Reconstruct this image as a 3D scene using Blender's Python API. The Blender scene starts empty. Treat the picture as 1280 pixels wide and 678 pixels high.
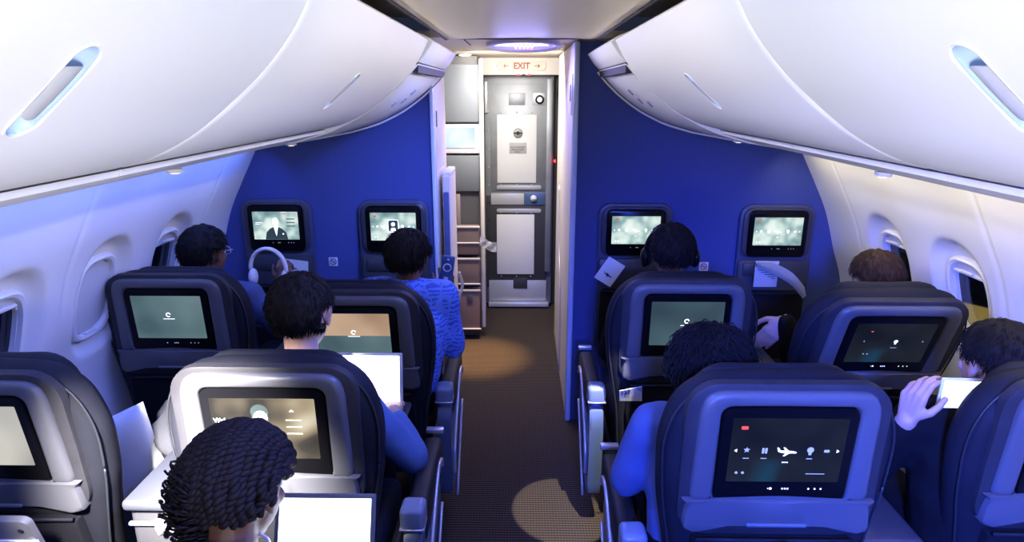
import bpy, bmesh, math, random
from mathutils import Vector, Matrix, noise
random.seed(7)
SC = bpy.context.scene
COL = SC.collection
PI = math.pi
V = Vector
# ------------------------------------------------------------------ camera
F = 790.0
PITCH = math.atan(225 / F)
YAW = math.atan(12 / F * math.cos(PITCH))
cd = bpy.data.cameras.new('camera')
cam = bpy.data.objects.new('camera', cd)
COL.objects.link(cam)
cam.location = (0, 0, 1.95)
cam.rotation_euler = (PI / 2 - PITCH, 0, YAW)
cd.sensor_width = 36
cd.lens = F / 1280 * 36
cd.clip_start = 0.02
SC.camera = cam
SC.view_settings.view_transform = 'Standard'
SC.view_settings.look = 'None'
SC.view_settings.gamma = 1
SC.view_settings.use_curve_mapping = False
SC.view_settings.exposure = 0.0

# ------------------------------------------------------------------ materials
MATS = {}
def mat(name, col, rough=.5, metal=0, emit=None, es=0, bump=0, bscale=200, var=0, vscale=8, spec=.5, coat=0, sheen=0, alpha=1, trans=0, stretch=None):
    if name in MATS: return MATS[name]
    m = bpy.data.materials.new(name); m.use_nodes = True
    nt = m.node_tree; b = nt.nodes['Principled BSDF']
    b.inputs['Base Color'].default_value = (*col, 1)
    b.inputs['Roughness'].default_value = rough
    b.inputs['Metallic'].default_value = metal
    b.inputs['Specular IOR Level'].default_value = spec
    b.inputs['Coat Weight'].default_value = coat
    b.inputs['Sheen Weight'].default_value = sheen
    b.inputs['Transmission Weight'].default_value = trans
    if emit:
        b.inputs['Emission Color'].default_value = (*emit, 1)
        b.inputs['Emission Strength'].default_value = es
    tc = nt.nodes.new('ShaderNodeTexCoord')
    src = tc.outputs['Object']
    if stretch:
        mp = nt.nodes.new('ShaderNodeMapping'); mp.inputs['Scale'].default_value = stretch
        nt.links.new(src, mp.inputs['Vector']); src = mp.outputs['Vector']
    if bump:
        n = nt.nodes.new('ShaderNodeTexNoise'); n.inputs['Scale'].default_value = bscale
        n.inputs['Detail'].default_value = 3
        nt.links.new(src, n.inputs['Vector'])
        bp = nt.nodes.new('ShaderNodeBump'); bp.inputs['Strength'].default_value = bump
        bp.inputs['Distance'].default_value = .003
        nt.links.new(n.outputs['Fac'], bp.inputs['Height'])
        nt.links.new(bp.outputs['Normal'], b.inputs['Normal'])
    if var:
        n = nt.nodes.new('ShaderNodeTexNoise'); n.inputs['Scale'].default_value = vscale
        n.inputs['Detail'].default_value = 4
        nt.links.new(src, n.inputs['Vector'])
        r = nt.nodes.new('ShaderNodeValToRGB')
        r.color_ramp.elements[0].position = .3; r.color_ramp.elements[1].position = .7
        r.color_ramp.elements[0].color = (*[c * (1 - var) for c in col], 1)
        r.color_ramp.elements[1].color = (*[min(1, c * (1 + var)) for c in col], 1)
        nt.links.new(n.outputs['Fac'], r.inputs['Fac'])
        nt.links.new(r.outputs['Color'], b.inputs['Base Color'])
    MATS[name] = m
    return m

LEATHER = mat('leather', (.012, .013, .019), .6, spec=.14, bump=.25, bscale=350, var=.15, vscale=12)
LEATHER2 = mat('leather_panel', (.026, .026, .031), .55, spec=.25, bump=.25, bscale=300, var=.12, vscale=20)
PIPING = mat('piping', (.016, .018, .024), .5)
SHROUD = mat('seat_plastic', (.085, .087, .10), .42, bump=.05, bscale=900)
SHROUD_D = mat('seat_plastic_dark', (.035, .038, .052), .42, bump=.05, bscale=900)
BEZEL = mat('black_gloss', (.004, .004, .005), .22, spec=.12)
BLACK = mat('black', (.010, .010, .012), .55)
DARKCLOTH = mat('dark_cloth', (.009, .009, .012), .9, bump=.5, bscale=120, spec=.1)
BINW = mat('bin_plastic', (.80, .80, .81), .6, bump=.04, bscale=500)
GAP = mat('shadow_gap', (.02, .02, .022), .7)
WALLP = mat('sidewall_plastic', (.74, .74, .75), .45, bump=.08, bscale=400)
CEILP = mat('ceiling_plastic', (.66, .58, .46), .5, bump=.05, bscale=300)
CREAM = mat('cream_laminate', (.72, .66, .60), .45)
PALE = mat('pale_laminate', (.62, .60, .66), .4)
GREYP = mat('grey_laminate', (.13, .145, .165), .5, bump=.06, bscale=300)
GREYD = mat('dark_grey_laminate', (.085, .085, .09), .5)
BROWN = mat('cart_brown', (.20, .14, .12), .5, var=.08)
STEEL = mat('steel', (.32, .34, .36), .52, metal=.7, var=.12, vscale=6)
STEELL = mat('light_steel', (.62, .64, .66), .35, metal=.4)
DOORW = mat('door_white', (.74, .75, .76), .55)
DOORD = mat('door_dark', (.06, .06, .065), .45, metal=.3)
SILVER = mat('silver_trim', (.62, .62, .66), .28, metal=.6)
ARMP = mat('arm_plastic', (.07, .10, .17), .33)
CAPP = mat('arm_cap', (.17, .21, .32), .28)
PAPER = mat('paper', (.80, .80, .80), .7)
INK = mat('ink', (.01, .012, .05), .7)
SKIN = mat('skin', (.52, .28, .21), .5, var=.06, vscale=30)
SKINL = mat('skin_light', (.50, .30, .23), .5, var=.06, vscale=30)
SKIND = mat('skin_dark', (.16, .075, .05), .5, var=.06, vscale=30)
HAIRB = mat('hair_black', (.007, .006, .007), .75, spec=.15)
HAIRBR = mat('hair_brown', (.038, .020, .013), .75, spec=.15)
HAIRG = mat('hair_grey', (.012, .0095, .009), .75, spec=.15)
EYE = mat('eye_white', (.7, .7, .68), .2)
WHITEP = mat('white_gloss', (.78, .78, .80), .25)
REDINK = mat('red_print', (.30, .012, .01), .5)
RED = mat('red_led', (.5, .0, .0), .4, emit=(1, .02, .02), es=9)
NOSE = mat('sticker', (.62, .64, .70), .6)

def node_mat(name):
    m = bpy.data.materials.new(name); m.use_nodes = True
    return m, m.node_tree, m.node_tree.nodes['Principled BSDF']

def bulkhead_mat():
    m, nt, b = node_mat('bulkhead_fabric')
    tc = nt.nodes.new('ShaderNodeTexCoord')
    mp = nt.nodes.new('ShaderNodeMapping'); mp.inputs['Scale'].default_value = (1, 1, 3)
    n = nt.nodes.new('ShaderNodeTexNoise'); n.inputs['Scale'].default_value = 120; n.inputs['Detail'].default_value = 4
    nt.links.new(tc.outputs['Object'], mp.inputs['Vector']); nt.links.new(mp.outputs['Vector'], n.inputs['Vector'])
    r = nt.nodes.new('ShaderNodeValToRGB')
    r.color_ramp.elements[0].position = .35; r.color_ramp.elements[1].position = .7
    r.color_ramp.elements[0].color = (.030, .050, .20, 1); r.color_ramp.elements[1].color = (.056, .084, .29, 1)
    nt.links.new(n.outputs['Fac'], r.inputs['Fac']); nt.links.new(r.outputs['Color'], b.inputs['Base Color'])
    b.inputs['Roughness'].default_value = .85
    bp = nt.nodes.new('ShaderNodeBump'); bp.inputs['Strength'].default_value = .3; bp.inputs['Distance'].default_value = .002
    nt.links.new(n.outputs['Fac'], bp.inputs['Height']); nt.links.new(bp.outputs['Normal'], b.inputs['Normal'])
    return m
BULK = bulkhead_mat()

def carpet_mat():
    m, nt, b = node_mat('ribbed_carpet')
    tc = nt.nodes.new('ShaderNodeTexCoord')
    sx = nt.nodes.new('ShaderNodeSeparateXYZ'); nt.links.new(tc.outputs['Object'], sx.inputs[0])
    def wave(sock, k):
        a = nt.nodes.new('ShaderNodeMath'); a.operation = 'MULTIPLY'; a.inputs[1].default_value = k
        nt.links.new(sock, a.inputs[0])
        s = nt.nodes.new('ShaderNodeMath'); s.operation = 'SINE'; nt.links.new(a.outputs[0], s.inputs[0])
        return s.outputs[0]
    wx = wave(sx.outputs['X'], 2 * PI / .0135); wy = wave(sx.outputs['Y'], 2 * PI / .017)
    mu = nt.nodes.new('ShaderNodeMath'); mu.operation = 'MULTIPLY_ADD'
    nt.links.new(wx, mu.inputs[0]); mu.inputs[1].default_value = .5
    nt.links.new(wy, mu.inputs[2])
    n = nt.nodes.new('ShaderNodeTexNoise'); n.inputs['Scale'].default_value = 60
    nt.links.new(tc.outputs['Object'], n.inputs['Vector'])
    ad = nt.nodes.new('ShaderNodeMath'); ad.operation = 'ADD'; nt.links.new(mu.outputs[0], ad.inputs[0]); nt.links.new(n.outputs['Fac'], ad.inputs[1])
    r = nt.nodes.new('ShaderNodeValToRGB')
    r.color_ramp.elements[0].position = .45; r.color_ramp.elements[1].position = 1.0
    r.color_ramp.elements[0].color = (.012, .008, .006, 1); r.color_ramp.elements[1].color = (.078, .052, .034, 1)
    nt.links.new(ad.outputs[0], r.inputs['Fac']); nt.links.new(r.outputs['Color'], b.inputs['Base Color'])
    b.inputs['Roughness'].default_value = .95
    return m
CARPET = carpet_mat()

def jacket_mat():
    m, nt, b = node_mat('blue_print_jacket')
    tc = nt.nodes.new('ShaderNodeTexCoord')
    w = nt.nodes.new('ShaderNodeTexWave'); w.wave_type = 'RINGS'; w.inputs['Scale'].default_value = 16
    w.inputs['Distortion'].default_value = 6; w.inputs['Detail'].default_value = 1; w.inputs['Detail Scale'].default_value = 1.6
    nt.links.new(tc.outputs['Object'], w.inputs['Vector'])
    v = nt.nodes.new('ShaderNodeTexVoronoi'); v.feature = 'DISTANCE_TO_EDGE'; v.inputs['Scale'].default_value = 16
    nt.links.new(tc.outputs['Object'], v.inputs['Vector'])
    lt = nt.nodes.new('ShaderNodeMath'); lt.operation = 'LESS_THAN'; lt.inputs[1].default_value = .05; nt.links.new(v.outputs['Distance'], lt.inputs[0])
    gt = nt.nodes.new('ShaderNodeMath'); gt.operation = 'GREATER_THAN'; gt.inputs[1].default_value = .55; nt.links.new(w.outputs['Fac'], gt.inputs[0])
    mx = nt.nodes.new('ShaderNodeMath'); mx.operation = 'MAXIMUM'; nt.links.new(lt.outputs[0], mx.inputs[0]); nt.links.new(gt.outputs[0], mx.inputs[1])
    r = nt.nodes.new('ShaderNodeMix'); r.data_type = 'RGBA'
    r.inputs['A'].default_value = (.045, .12, .62, 1); r.inputs['B'].default_value = (.14, .27, .92, 1)
    nt.links.new(mx.outputs[0], r.inputs['Factor']); nt.links.new(r.outputs['Result'], b.inputs['Base Color'])
    b.inputs['Roughness'].default_value = .8
    return m
JACKET = jacket_mat()
SHIRTB = mat('blue_shirt', (.07, .13, .33), .85, bump=.3, bscale=60)
SHIRTP = mat('pale_blue_shirt', (.06, .09, .22), .85, bump=.3, bscale=60)
TROUSER = mat('trousers', (.008, .008, .010), .95, spec=.08)

def screen_mat(name, stops, strength, scale=9.0, seed=0.0, tilt=(0, 0, 0)):
    m, nt, b = node_mat(name)
    tc = nt.nodes.new('ShaderNodeTexCoord')
    mp = nt.nodes.new('ShaderNodeMapping'); mp.inputs['Location'].default_value = (seed, seed * .7, seed * 1.3)
    nt.links.new(tc.outputs['Object'], mp.inputs['Vector'])
    n = nt.nodes.new('ShaderNodeTexNoise'); n.inputs['Scale'].default_value = scale; n.inputs['Detail'].default_value = 1
    nt.links.new(mp.outputs['Vector'], n.inputs['Vector'])
    r = nt.nodes.new('ShaderNodeValToRGB')
    els = r.color_ramp.elements
    while len(els) < len(stops): els.new(.5)
    for e, (p, c) in zip(els, stops):
        e.position = p; e.color = (*c, 1)
    nt.links.new(n.outputs['Fac'], r.inputs['Fac'])
    b.inputs['Base Color'].default_value = (.004, .004, .004, 1); b.inputs['Roughness'].default_value = .25; b.inputs['Specular IOR Level'].default_value = .15
    nt.links.new(r.outputs['Color'], b.inputs['Emission Color']); b.inputs['Emission Strength'].default_value = strength
    return m
SCR_MENU = screen_mat('screen_menu', [(.3, (.10, .20, .23)), (.5, (.30, .46, .47)), (.62, (.62, .78, .74)), (.75, (.85, .95, .9))], 1.0, 13)
SCR_DARK = screen_mat('screen_dark', [(.3, (.004, .006, .008)), (.6, (.012, .016, .02)), (.8, (.01, .07, .14))], 1.0, 7)
SCR_LOAD = screen_mat('screen_loading', [(.3, (.030, .055, .075)), (.7, (.065, .12, .15))], 1.0, 5)
SCR_GREEN = screen_mat('screen_loading_bright', [(.3, (.06, .11, .13)), (.7, (.14, .22, .24))], 1.0, 5, 2)
SCR_REFLECT = screen_mat('screen_reflection', [(.3, (.28, .17, .10)), (.7, (.55, .38, .26))], 1.0, 5, 3)
SCR_WELC = screen_mat('screen_welcome', [(.35, (.010, .011, .012)), (.52, (.09, .075, .06)), (.64, (.42, .34, .22)), (.8, (.9, .82, .62))], 1.0, 7, 5)
SCR_PALE = screen_mat('screen_pale', [(.3, (.30, .30, .29)), (.7, (.62, .60, .54))], 1.0, 5, 6)
SCR_WHITE = mat('laptop_white', (.9, .9, .9), .3, emit=(.93, .98, 1), es=3.2)
SCR_TAB = mat('tablet_white', (.9, .9, .9), .3, emit=(.80, .90, 1), es=4.5)
SCR_PHONE = mat('phone_screen', (.8, .8, .8), .3, emit=(.80, .90, 1), es=1.3)
SCR_GAL = screen_mat('galley_screen', [(.3, (.35, .6, .85)), (.7, (.9, .97, 1))], 1.1, 5, 1)
ICON = mat('icon_white', (.8, .8, .8), .4, emit=(.85, .92, .95), es=1.0)
ICONW = mat('icon_bright', (.9, .9, .9), .4, emit=(1, 1, 1), es=1.6)
ICONG = mat('icon_grey', (.3, .3, .3), .4, emit=(.35, .42, .42), es=.8)
ICONR = mat('icon_red', (.6, .05, .03), .4, emit=(.8, .08, .04), es=1.0)
ICOND = mat('video_suit', (.02, .03, .03), .4, emit=(.025, .045, .05), es=1)
ICONS = mat('video_skin', (.5, .4, .3), .4, emit=(.75, .72, .58), es=1)

# ------------------------------------------------------------------ mesh helpers
def tag(o, label=None, cat=None, group=None, kind=None):
    if label: o['label'] = label
    if cat: o['category'] = cat
    if group: o['group'] = group
    if kind: o['kind'] = kind
    return o
def empty(name, loc=(0, 0, 0), rot=(0, 0, 0), parent=None):
    o = bpy.data.objects.new(name, None); COL.objects.link(o)
    o.empty_display_size = .05
    o.location = loc; o.rotation_euler = rot
    if parent: o.parent = parent
    return o
def thing(name, label, cat, loc=(0, 0, 0), rot=(0, 0, 0), group=None):
    return tag(empty(name, loc, rot), label, cat, group)
def obj(name, bm, m, parent=None, smooth=True, loc=None, rot=None, angle=40):
    me = bpy.data.meshes.new(name)
    if smooth:
        for f in bm.faces: f.smooth = True
        lim = math.radians(angle)
        for e in bm.edges:
            if len(e.link_faces) == 2 and e.calc_face_angle(0) > lim: e.smooth = False
    bm.to_mesh(me); bm.free()
    o = bpy.data.objects.new(name, me); COL.objects.link(o)
    ms = m if isinstance(m, (list, tuple)) else [m]
    for x in ms: me.materials.append(x)
    if parent: o.parent = parent
    if loc: o.location = loc
    if rot: o.rotation_euler = rot
    return o
def struct(name, bm, m, parent=None, **k):
    o = obj(name, bm, m, parent, **k)
    if not parent: o['kind'] = 'structure'
    return o
def B(): return bmesh.new()
def box(bm, c, s, bev=0, seg=2, rot=None, mi=0):
    r = bmesh.ops.create_cube(bm, size=1)
    vs = r['verts']
    bmesh.ops.scale(bm, vec=s, verts=vs)
    fs = set(f for v in vs for f in v.link_faces)
    if bev > 0:
        es = list(set(e for v in vs for e in v.link_edges))
        rr = bmesh.ops.bevel(bm, geom=es, offset=min(bev, min(s) * .49), segments=seg, affect='EDGES', profile=.5)
        vs = list(set(v for f in rr['faces'] for v in f.verts) | set(v for v in vs if v.is_valid))
        fs = set(f for v in vs for f in v.link_faces)
    for f in fs: f.material_index = mi
    if rot is not None: bmesh.ops.rotate(bm, cent=(0, 0, 0), matrix=rot, verts=vs)
    bmesh.ops.translate(bm, vec=c, verts=vs)
    return vs
def loft(bm, loops, cap0=True, cap1=True, closed=True, mi=0):
    rows = [[bm.verts.new(p) for p in L] for L in loops]
    n = len(rows[0])
    for a, b in zip(rows, rows[1:]):
        for i in range(n if closed else n - 1):
            j = (i + 1) % n
            try: bm.faces.new((a[i], a[j], b[j], b[i])).material_index = mi
            except ValueError: pass
    if cap0: bm.faces.new(rows[0][::-1]).material_index = mi
    if cap1: bm.faces.new(rows[-1]).material_index = mi
    return rows
def fixn(bm):
    bmesh.ops.recalc_face_normals(bm, faces=bm.faces[:]); return bm
def frames(path):
    n = len(path); T = []
    for i in range(n):
        a = path[max(i - 1, 0)]; b = path[min(i + 1, n - 1)]
        t = (b - a); T.append(t.normalized() if t.length > 1e-9 else V((0, 0, 1)))
    up = V((0, 0, 1)) if abs(T[0].z) < .9 else V((1, 0, 0))
    N = (up - T[0] * up.dot(T[0])).normalized(); out = []
    for t in T:
        N = (N - t * N.dot(t))
        N = N.normalized() if N.length > 1e-6 else t.orthogonal().normalized()
        out.append((t, N, t.cross(N)))
    return out
def tube(bm, path, r, seg=8, mi=0, flat=1.0):
    path = [V(p) for p in path]
    fr = frames(path); loops = []
    for i, (p, (t, n, b)) in enumerate(zip(path, fr)):
        rr = r[i] if isinstance(r, (list, tuple)) else r
        loops.append([p + n * math.cos(2 * PI * k / seg) * rr + b * math.sin(2 * PI * k / seg) * rr * flat for k in range(seg)])
    loft(bm, loops, mi=mi)
def capsule(bm, p0, r0, p1, r1, seg=14):
    p0 = V(p0); p1 = V(p1); d = p1 - p0; L = d.length
    t = d.normalized() if L > 1e-6 else V((0, 0, 1))
    path = []; rad = []
    for k in range(5):
        a = PI / 2 * (k + .35) / 5
        path.append(p0 - t * r0 * math.cos(a)); rad.append(r0 * math.sin(a))
    path.append(p0); rad.append(r0); path.append(p1); rad.append(r1)
    for k in range(4, -1, -1):
        a = PI / 2 * (k + .35) / 5
        path.append(p1 + t * r1 * math.cos(a)); rad.append(r1 * math.sin(a))
    n = t.orthogonal().normalized(); b = t.cross(n)
    loft(bm, [[p + (n * math.cos(2 * PI * k / seg) + b * math.sin(2 * PI * k / seg)) * r for k in range(seg)] for p, r in zip(path, rad)])
def ellipsoid(bm, c, r, M=None, u=20, v=14):
    res = bmesh.ops.create_uvsphere(bm, u_segments=u, v_segments=v, radius=1)
    M = M or Matrix.Identity(3)
    for x in res['verts']:
        x.co = V(c) + M @ V((x.co.x * r[0], x.co.y * r[1], x.co.z * r[2]))
    return res['verts']
def cyl(bm, p0, p1, r, seg=24, mi=0, r2=None):
    tube(bm, [p0, p1], [r, r2 if r2 is not None else r], seg, mi)
def rrect(w, h, r, n=6, cx=0, cz=0):
    pts = []
    for (sx, sz, a0) in ((1, 1, 0), (-1, 1, 90), (-1, -1, 180), (1, -1, 270)):
        for k in range(n + 1):
            a = math.radians(a0 + 90 * k / n)
            pts.append((cx + sx * (w / 2 - r) + r * math.cos(a), cz + sz * (h / 2 - r) + r * math.sin(a)))
    return pts
def polar(poly, c, N=120):
    out = []
    for k in range(N):
        a = 2 * PI * k / N; dx, dz = math.cos(a), math.sin(a); best = 0
        for i in range(len(poly)):
            x0, z0 = poly[i][0] - c[0], poly[i][1] - c[1]
            x1, z1 = poly[(i + 1) % len(poly)][0] - c[0], poly[(i + 1) % len(poly)][1] - c[1]
            ex, ez = x1 - x0, z1 - z0
            det = dx * (-ez) + dz * ex
            if abs(det) < 1e-12: continue
            t = (x0 * (-ez) + z0 * ex) / det
            s = (dx * z0 - dz * x0) / det
            if -1e-6 <= s <= 1 + 1e-6 and t > best: best = t
        out.append((c[0] + dx * best, c[1] + dz * best))
    return out
def sc_pts(pts, c, d):
    out = []
    for x, z in pts:
        v = V((x - c[0], z - c[1])); L = v.length
        v = v * max(0.02, (L - d) / L) if L > 1e-6 else v
        out.append((c[0] + v.x, c[1] + v.y))
    return out
def plate(bm, pts, y0, y1, bev=.003, c=None, mi=0):
    """solid outline in XZ, rear face (towards -Y) at y1, softly bevelled there"""
    if c is None: c = (sum(p[0] for p in pts) / len(pts), sum(p[1] for p in pts) / len(pts))
    L = []
    L.append([(x, y0, z) for x, z in pts])
    s = -1 if y1 < y0 else 1
    L.append([(x, y1 - s * bev, z) for x, z in pts])
    L.append([(x, y1 - s * bev * .3, z) for x, z in sc_pts(pts, c, bev * .3)])
    L.append([(x, y1, z) for x, z in sc_pts(pts, c, bev)])
    loft(bm, L, mi=mi)
def smoothpts(pts, n=8, closed=False):
    out = []; N = len(pts)
    rng = range(N) if closed else range(N - 1)
    for i in rng:
        g = lambda k: V(pts[k % N]) if closed else V(pts[min(max(k, 0), N - 1)])
        p0, p1, p2, p3 = g(i - 1), g(i), g(i + 1), g(i + 2)
        for k in range(n):
            t = k / n
            out.append(.5 * ((2 * p1) + (p2 - p0) * t + (2 * p0 - 5 * p1 + 4 * p2 - p3) * t * t + (3 * p1 - p0 - 3 * p2 + p3) * t ** 3))
    if not closed: out.append(V(pts[-1]))
    return out
def text_bm(s, size, m4, ext=.0006, align='CENTER', bold=0.0):
    cu = bpy.data.curves.new('txt', 'FONT'); cu.body = s; cu.size = size
    cu.align_x = align; cu.align_y = 'CENTER'; cu.extrude = ext; cu.offset = bold
    o = bpy.data.objects.new('txt', cu); COL.objects.link(o)
    dg = bpy.context.evaluated_depsgraph_get()
    me = bpy.data.meshes.new_from_object(o.evaluated_get(dg))
    bpy.data.objects.remove(o); bpy.data.curves.remove(cu)
    bm = B(); bm.from_mesh(me); bpy.data.meshes.remove(me)
    bmesh.ops.transform(bm, matrix=m4, verts=bm.verts[:])
    return bm
FACE = Matrix.Rotation(PI / 2, 4, 'X')     # text plane standing up, facing -Y
def at4(x, y, z): return Matrix.Translation((x, y, z)) @ FACE
def merge(a, b):
    me = bpy.data.meshes.new('tmp'); b.to_mesh(me); b.free(); a.from_mesh(me); bpy.data.meshes.remove(me); return a
def bake(o, mods):
    for t, kw in mods:
        m = o.modifiers.new(t, t)
        for k, v in kw.items(): setattr(m, k, v)
    dg = bpy.context.evaluated_depsgraph_get()
    me = bpy.data.meshes.new_from_object(o.evaluated_get(dg))
    o.modifiers.clear(); old = o.data; ms = list(old.materials)
    o.data = me
    if not me.materials:
        for x in ms: me.materials.append(x)
    bpy.data.meshes.remove(old)
    for p in me.polygons: p.use_smooth = True
    return o

# ------------------------------------------------------------------ setting
CXC = .03      # centre line of the cabin lining
WALL = [(1.475, 1.66), (1.53, 1.56), (1.585, 1.46), (1.665, 1.3), (1.735, 1.09), (1.80, .9), (1.835, .6), (1.81, .3), (1.72, 0)]
WS = [V(p) for p in smoothpts([V((a, b)) for a, b in [(1.44, 1.72)] + WALL], 10)]
YB = 3.5
bm = B(); box(bm, (0, 2.9, -.02), (3.7, 6.6, .04)); struct('floor', bm, CARPET)
WINY = [1.4, 1.9, 2.4, 2.9]
ZC = 1.15
def wall(side, name):
    bm = B()
    # walk the profile by arclength
    s = [0]
    for a, b in zip(WS, WS[1:]): s.append(s[-1] + (b - a).length)
    def P(t):
        for i in range(len(s) - 1):
            if t <= s[i + 1]: 
                k = (t - s[i]) / (s[i + 1] - s[i]); return WS[i].lerp(WS[i + 1], k), (WS[i + 1] - WS[i]).normalized()
        return WS[-1], (WS[-1] - WS[-2]).normalized()
    ny = 300; nz = 120; y0, y1 = .2, YB + .02
    grid = []
    for j in range(nz + 1):
        p, t = P(s[-1] * j / nz); nrm = V((t.y, -t.x))
        if nrm.x < 0: nrm = -nrm
        row = []
        for i in range(ny + 1):
            y = y0 + (y1 - y0) * i / ny
            out = 0
            for yc in WINY:
                e = (abs(y - yc) / .175) ** 2.6 + (abs(p.y - ZC) / .25) ** 2.6
                if e < 1:
                    k = min(1, (1 - e) / .55); k = k * k * (3 - 2 * k); out = .045 * k
            # seam between lining panels every metre and soft vertical pillow
            ph = (y - .15) % 1.0; d = min(ph, 1 - ph)
            if d < .014: out += .006 * (1 - d / .014)
            out -= .012 * math.cos(2 * PI * (y - 1.9 - .25) * 2) * (0.5 if True else 0)
            q = p + nrm * out
            row.append(bm.verts.new((side * q.x + CXC, y, q.y)))
        grid.append(row)
    for j in range(nz):
        for i in range(ny):
            c = (grid[j][i].co + grid[j + 1][i + 1].co) / 2
            if any((abs(c.y - yc) / .105) ** 3 + (abs(c.z - ZC) / .155) ** 3 < 1 for yc in WINY): continue
            bm.faces.new((grid[j][i], grid[j][i + 1], grid[j + 1][i + 1], grid[j + 1][i]))
    return struct(name, bm, WALLP)
wall(-1, 'wall_left'); wall(1, 'wall_right')
def wallx(z):
    for a, b in zip(WS, WS[1:]):
        if b.y <= z <= a.y: return a.x + (b.x - a.x) * (a.y - z) / (a.y - b.y), math.atan2(b.x - a.x, a.y - b.y)
    return 1.8, 0
PANE = mat('night_window_pane', (.004, .005, .008), .08, coat=.3)
PANE_G = mat('outer_ground_glow', (.3, .2, .05), .5, emit=(.9, .6, .2), es=.8, var=.5, vscale=30)
SHADE = mat('window_shade', (.60, .61, .64), .5)
wn = 0
GLASS = mat('window_glass', (.55, .6, .65), .02, trans=1.0, spec=.3)
def window(side, yc, shade):
    global wn; wn += 1
    x, a = wallx(ZC)
    # local frame: X out of the wall, Y along cabin, Z up the slope
    e = empty('window_%d' % wn, (side * (x + .036) + CXC, yc, ZC)); e['kind'] = 'structure'
    R = Matrix.Rotation(-side * a, 3, 'Y')
    o1 = []; o2 = []; N = 56
    def ring(hw, hh, dx):
        L = []
        for k in range(N):
            t = 2 * PI * k / N; c, s_ = math.cos(t), math.sin(t)
            q = V((side * dx, hw * math.copysign(abs(c) ** .62, c), hh * math.copysign(abs(s_) ** .62, s_)))
            L.append(R @ q)
        return L
    bm = B()
    loft(bm, [ring(.128, .182, .012), ring(.126, .180, -.006), ring(.119, .172, -.011), ring(.108, .160, -.006), ring(.106, .157, .03), ring(.128, .182, .03)], False, False)
    fixn(bm); obj('window_frame', bm, WALLP, e)
    bm = B(); loft(bm, [ring(.107, .158, .030), ring(.107, .158, .036)]); fixn(bm); obj('pane', bm, PANE if side < 0 else GLASS, e)
    # blind: a slightly bowed panel drawn down from the top, with a grip lip
    h = .31 * shade + .02
    bm = B(); rows = []
    top = .158
    for dx in (.012, .018):
        g = []
        for i in range(9):
            z = top - h * i / 8
            g.append([R @ V((side * (dx), y, z)) for y in [(-.1055 + .211 * j / 8) * (max(0, 1 - min(1, abs(z) / .1585) ** 3.2258)) ** .31 for j in range(9)]])
        rows.append(g)
    for g in rows:
        vs = [[bm.verts.new(p) for p in r] for r in g]
        for i in range(8):
            for j in range(8): bm.faces.new((vs[i][j], vs[i][j + 1], vs[i + 1][j + 1], vs[i + 1][j]))
    zb = top - h
    tube(bm, [R @ V((side * .008, -.085 + .17 * j / 6, zb + .004)) for j in range(7)], .007, 8)
    tube(bm, [R @ V((side * .000, -.03 + .06 * j / 6, zb + .014)) for j in range(7)], .006, 8)
    fixn(bm); obj('window_shade', bm, SHADE, e)
    return e
window(-1, 1.9, .10); window(-1, 2.4, 1.0); window(-1, 2.9, .10); window(-1, 1.4, .1)
window(1, 1.9, .10); window(1, 2.4, .10); window(1, 2.9, .10)

# lit building on the apron, glimpsed low through the right windows
bl = thing('airport_building', 'golden floodlit building outside, low in the right window by the raised phone', 'building', (5.2, 6.2, -2.5), rot=(0, 0, .6))
bm = B(); box(bm, (0, 0, 1.2), (1.2, 4.0, 2.4), .02); obj('facade', bm, mat('lit_facade', (.4, .3, .1), .6, emit=(.75, .50, .12), es=.55, var=.5, vscale=6), bl)
for k in range(5):
    bm = B(); box(bm, (-.61, -1.6 + .8 * k, 1.9), (.03, .5, .35), .01); obj('lit_window', bm, mat('building_window', (.8, .7, .4), .4, emit=(1, .85, .5), es=1.6), bl)
bm = B(); box(bm, (0, 0, 2.44), (1.35, 4.15, .08), .02); obj('roof', bm, GREYD, bl)

def bulkhead(side, xi, name):
    # wall panel filling from the aisle edge to the lining, below the bins
    bm = B()
    rows = []
    for z, x in [(2.2, 1.3), (1.95, 1.38)] + [(q.y, q.x + .02) for q in WS]:
        rows.append((z, side * x + CXC))
    for y, fl in ((YB, 1), (YB + .03, -1)):
        vs = [[bm.verts.new((side * xi + (x - side * xi) * k / 8, y, z)) for k in range(9)] for z, x in rows]
        for p, q in zip(vs, vs[1:]):
            for k in range(8): bm.faces.new((p[k], p[k + 1], q[k + 1], q[k])[::fl])
    for v0, v1 in zip([v for v in bm.verts][:0], []): pass
    bmesh.ops.recalc_face_normals(bm, faces=bm.faces[:])
    return struct(name, bm, BULK, smooth=False)
bulkhead(-1, .485, 'wall_front_left'); bulkhead(1, .300, 'wall_front_right')
# aisle-side trims of both bulkheads
EDGE = mat('edge_trim', (.50, .58, .78), .25)
bm = B(); box(bm, (-.482, YB + .01, 1.1), (.022, .055, 2.2), .009); struct('trim_1', bm, EDGE)
bm = B(); box(bm, (.290, YB + .01, 1.1), (.030, .06, 2.2), .012, 3); struct('trim_2', bm, EDGE)
# left side panel of the opening
bm = B(); box(bm, (-.515, YB + .35, 1.1), (.05, .64, 2.2)); struct('wall_aisle_left', bm, PALE)
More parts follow.
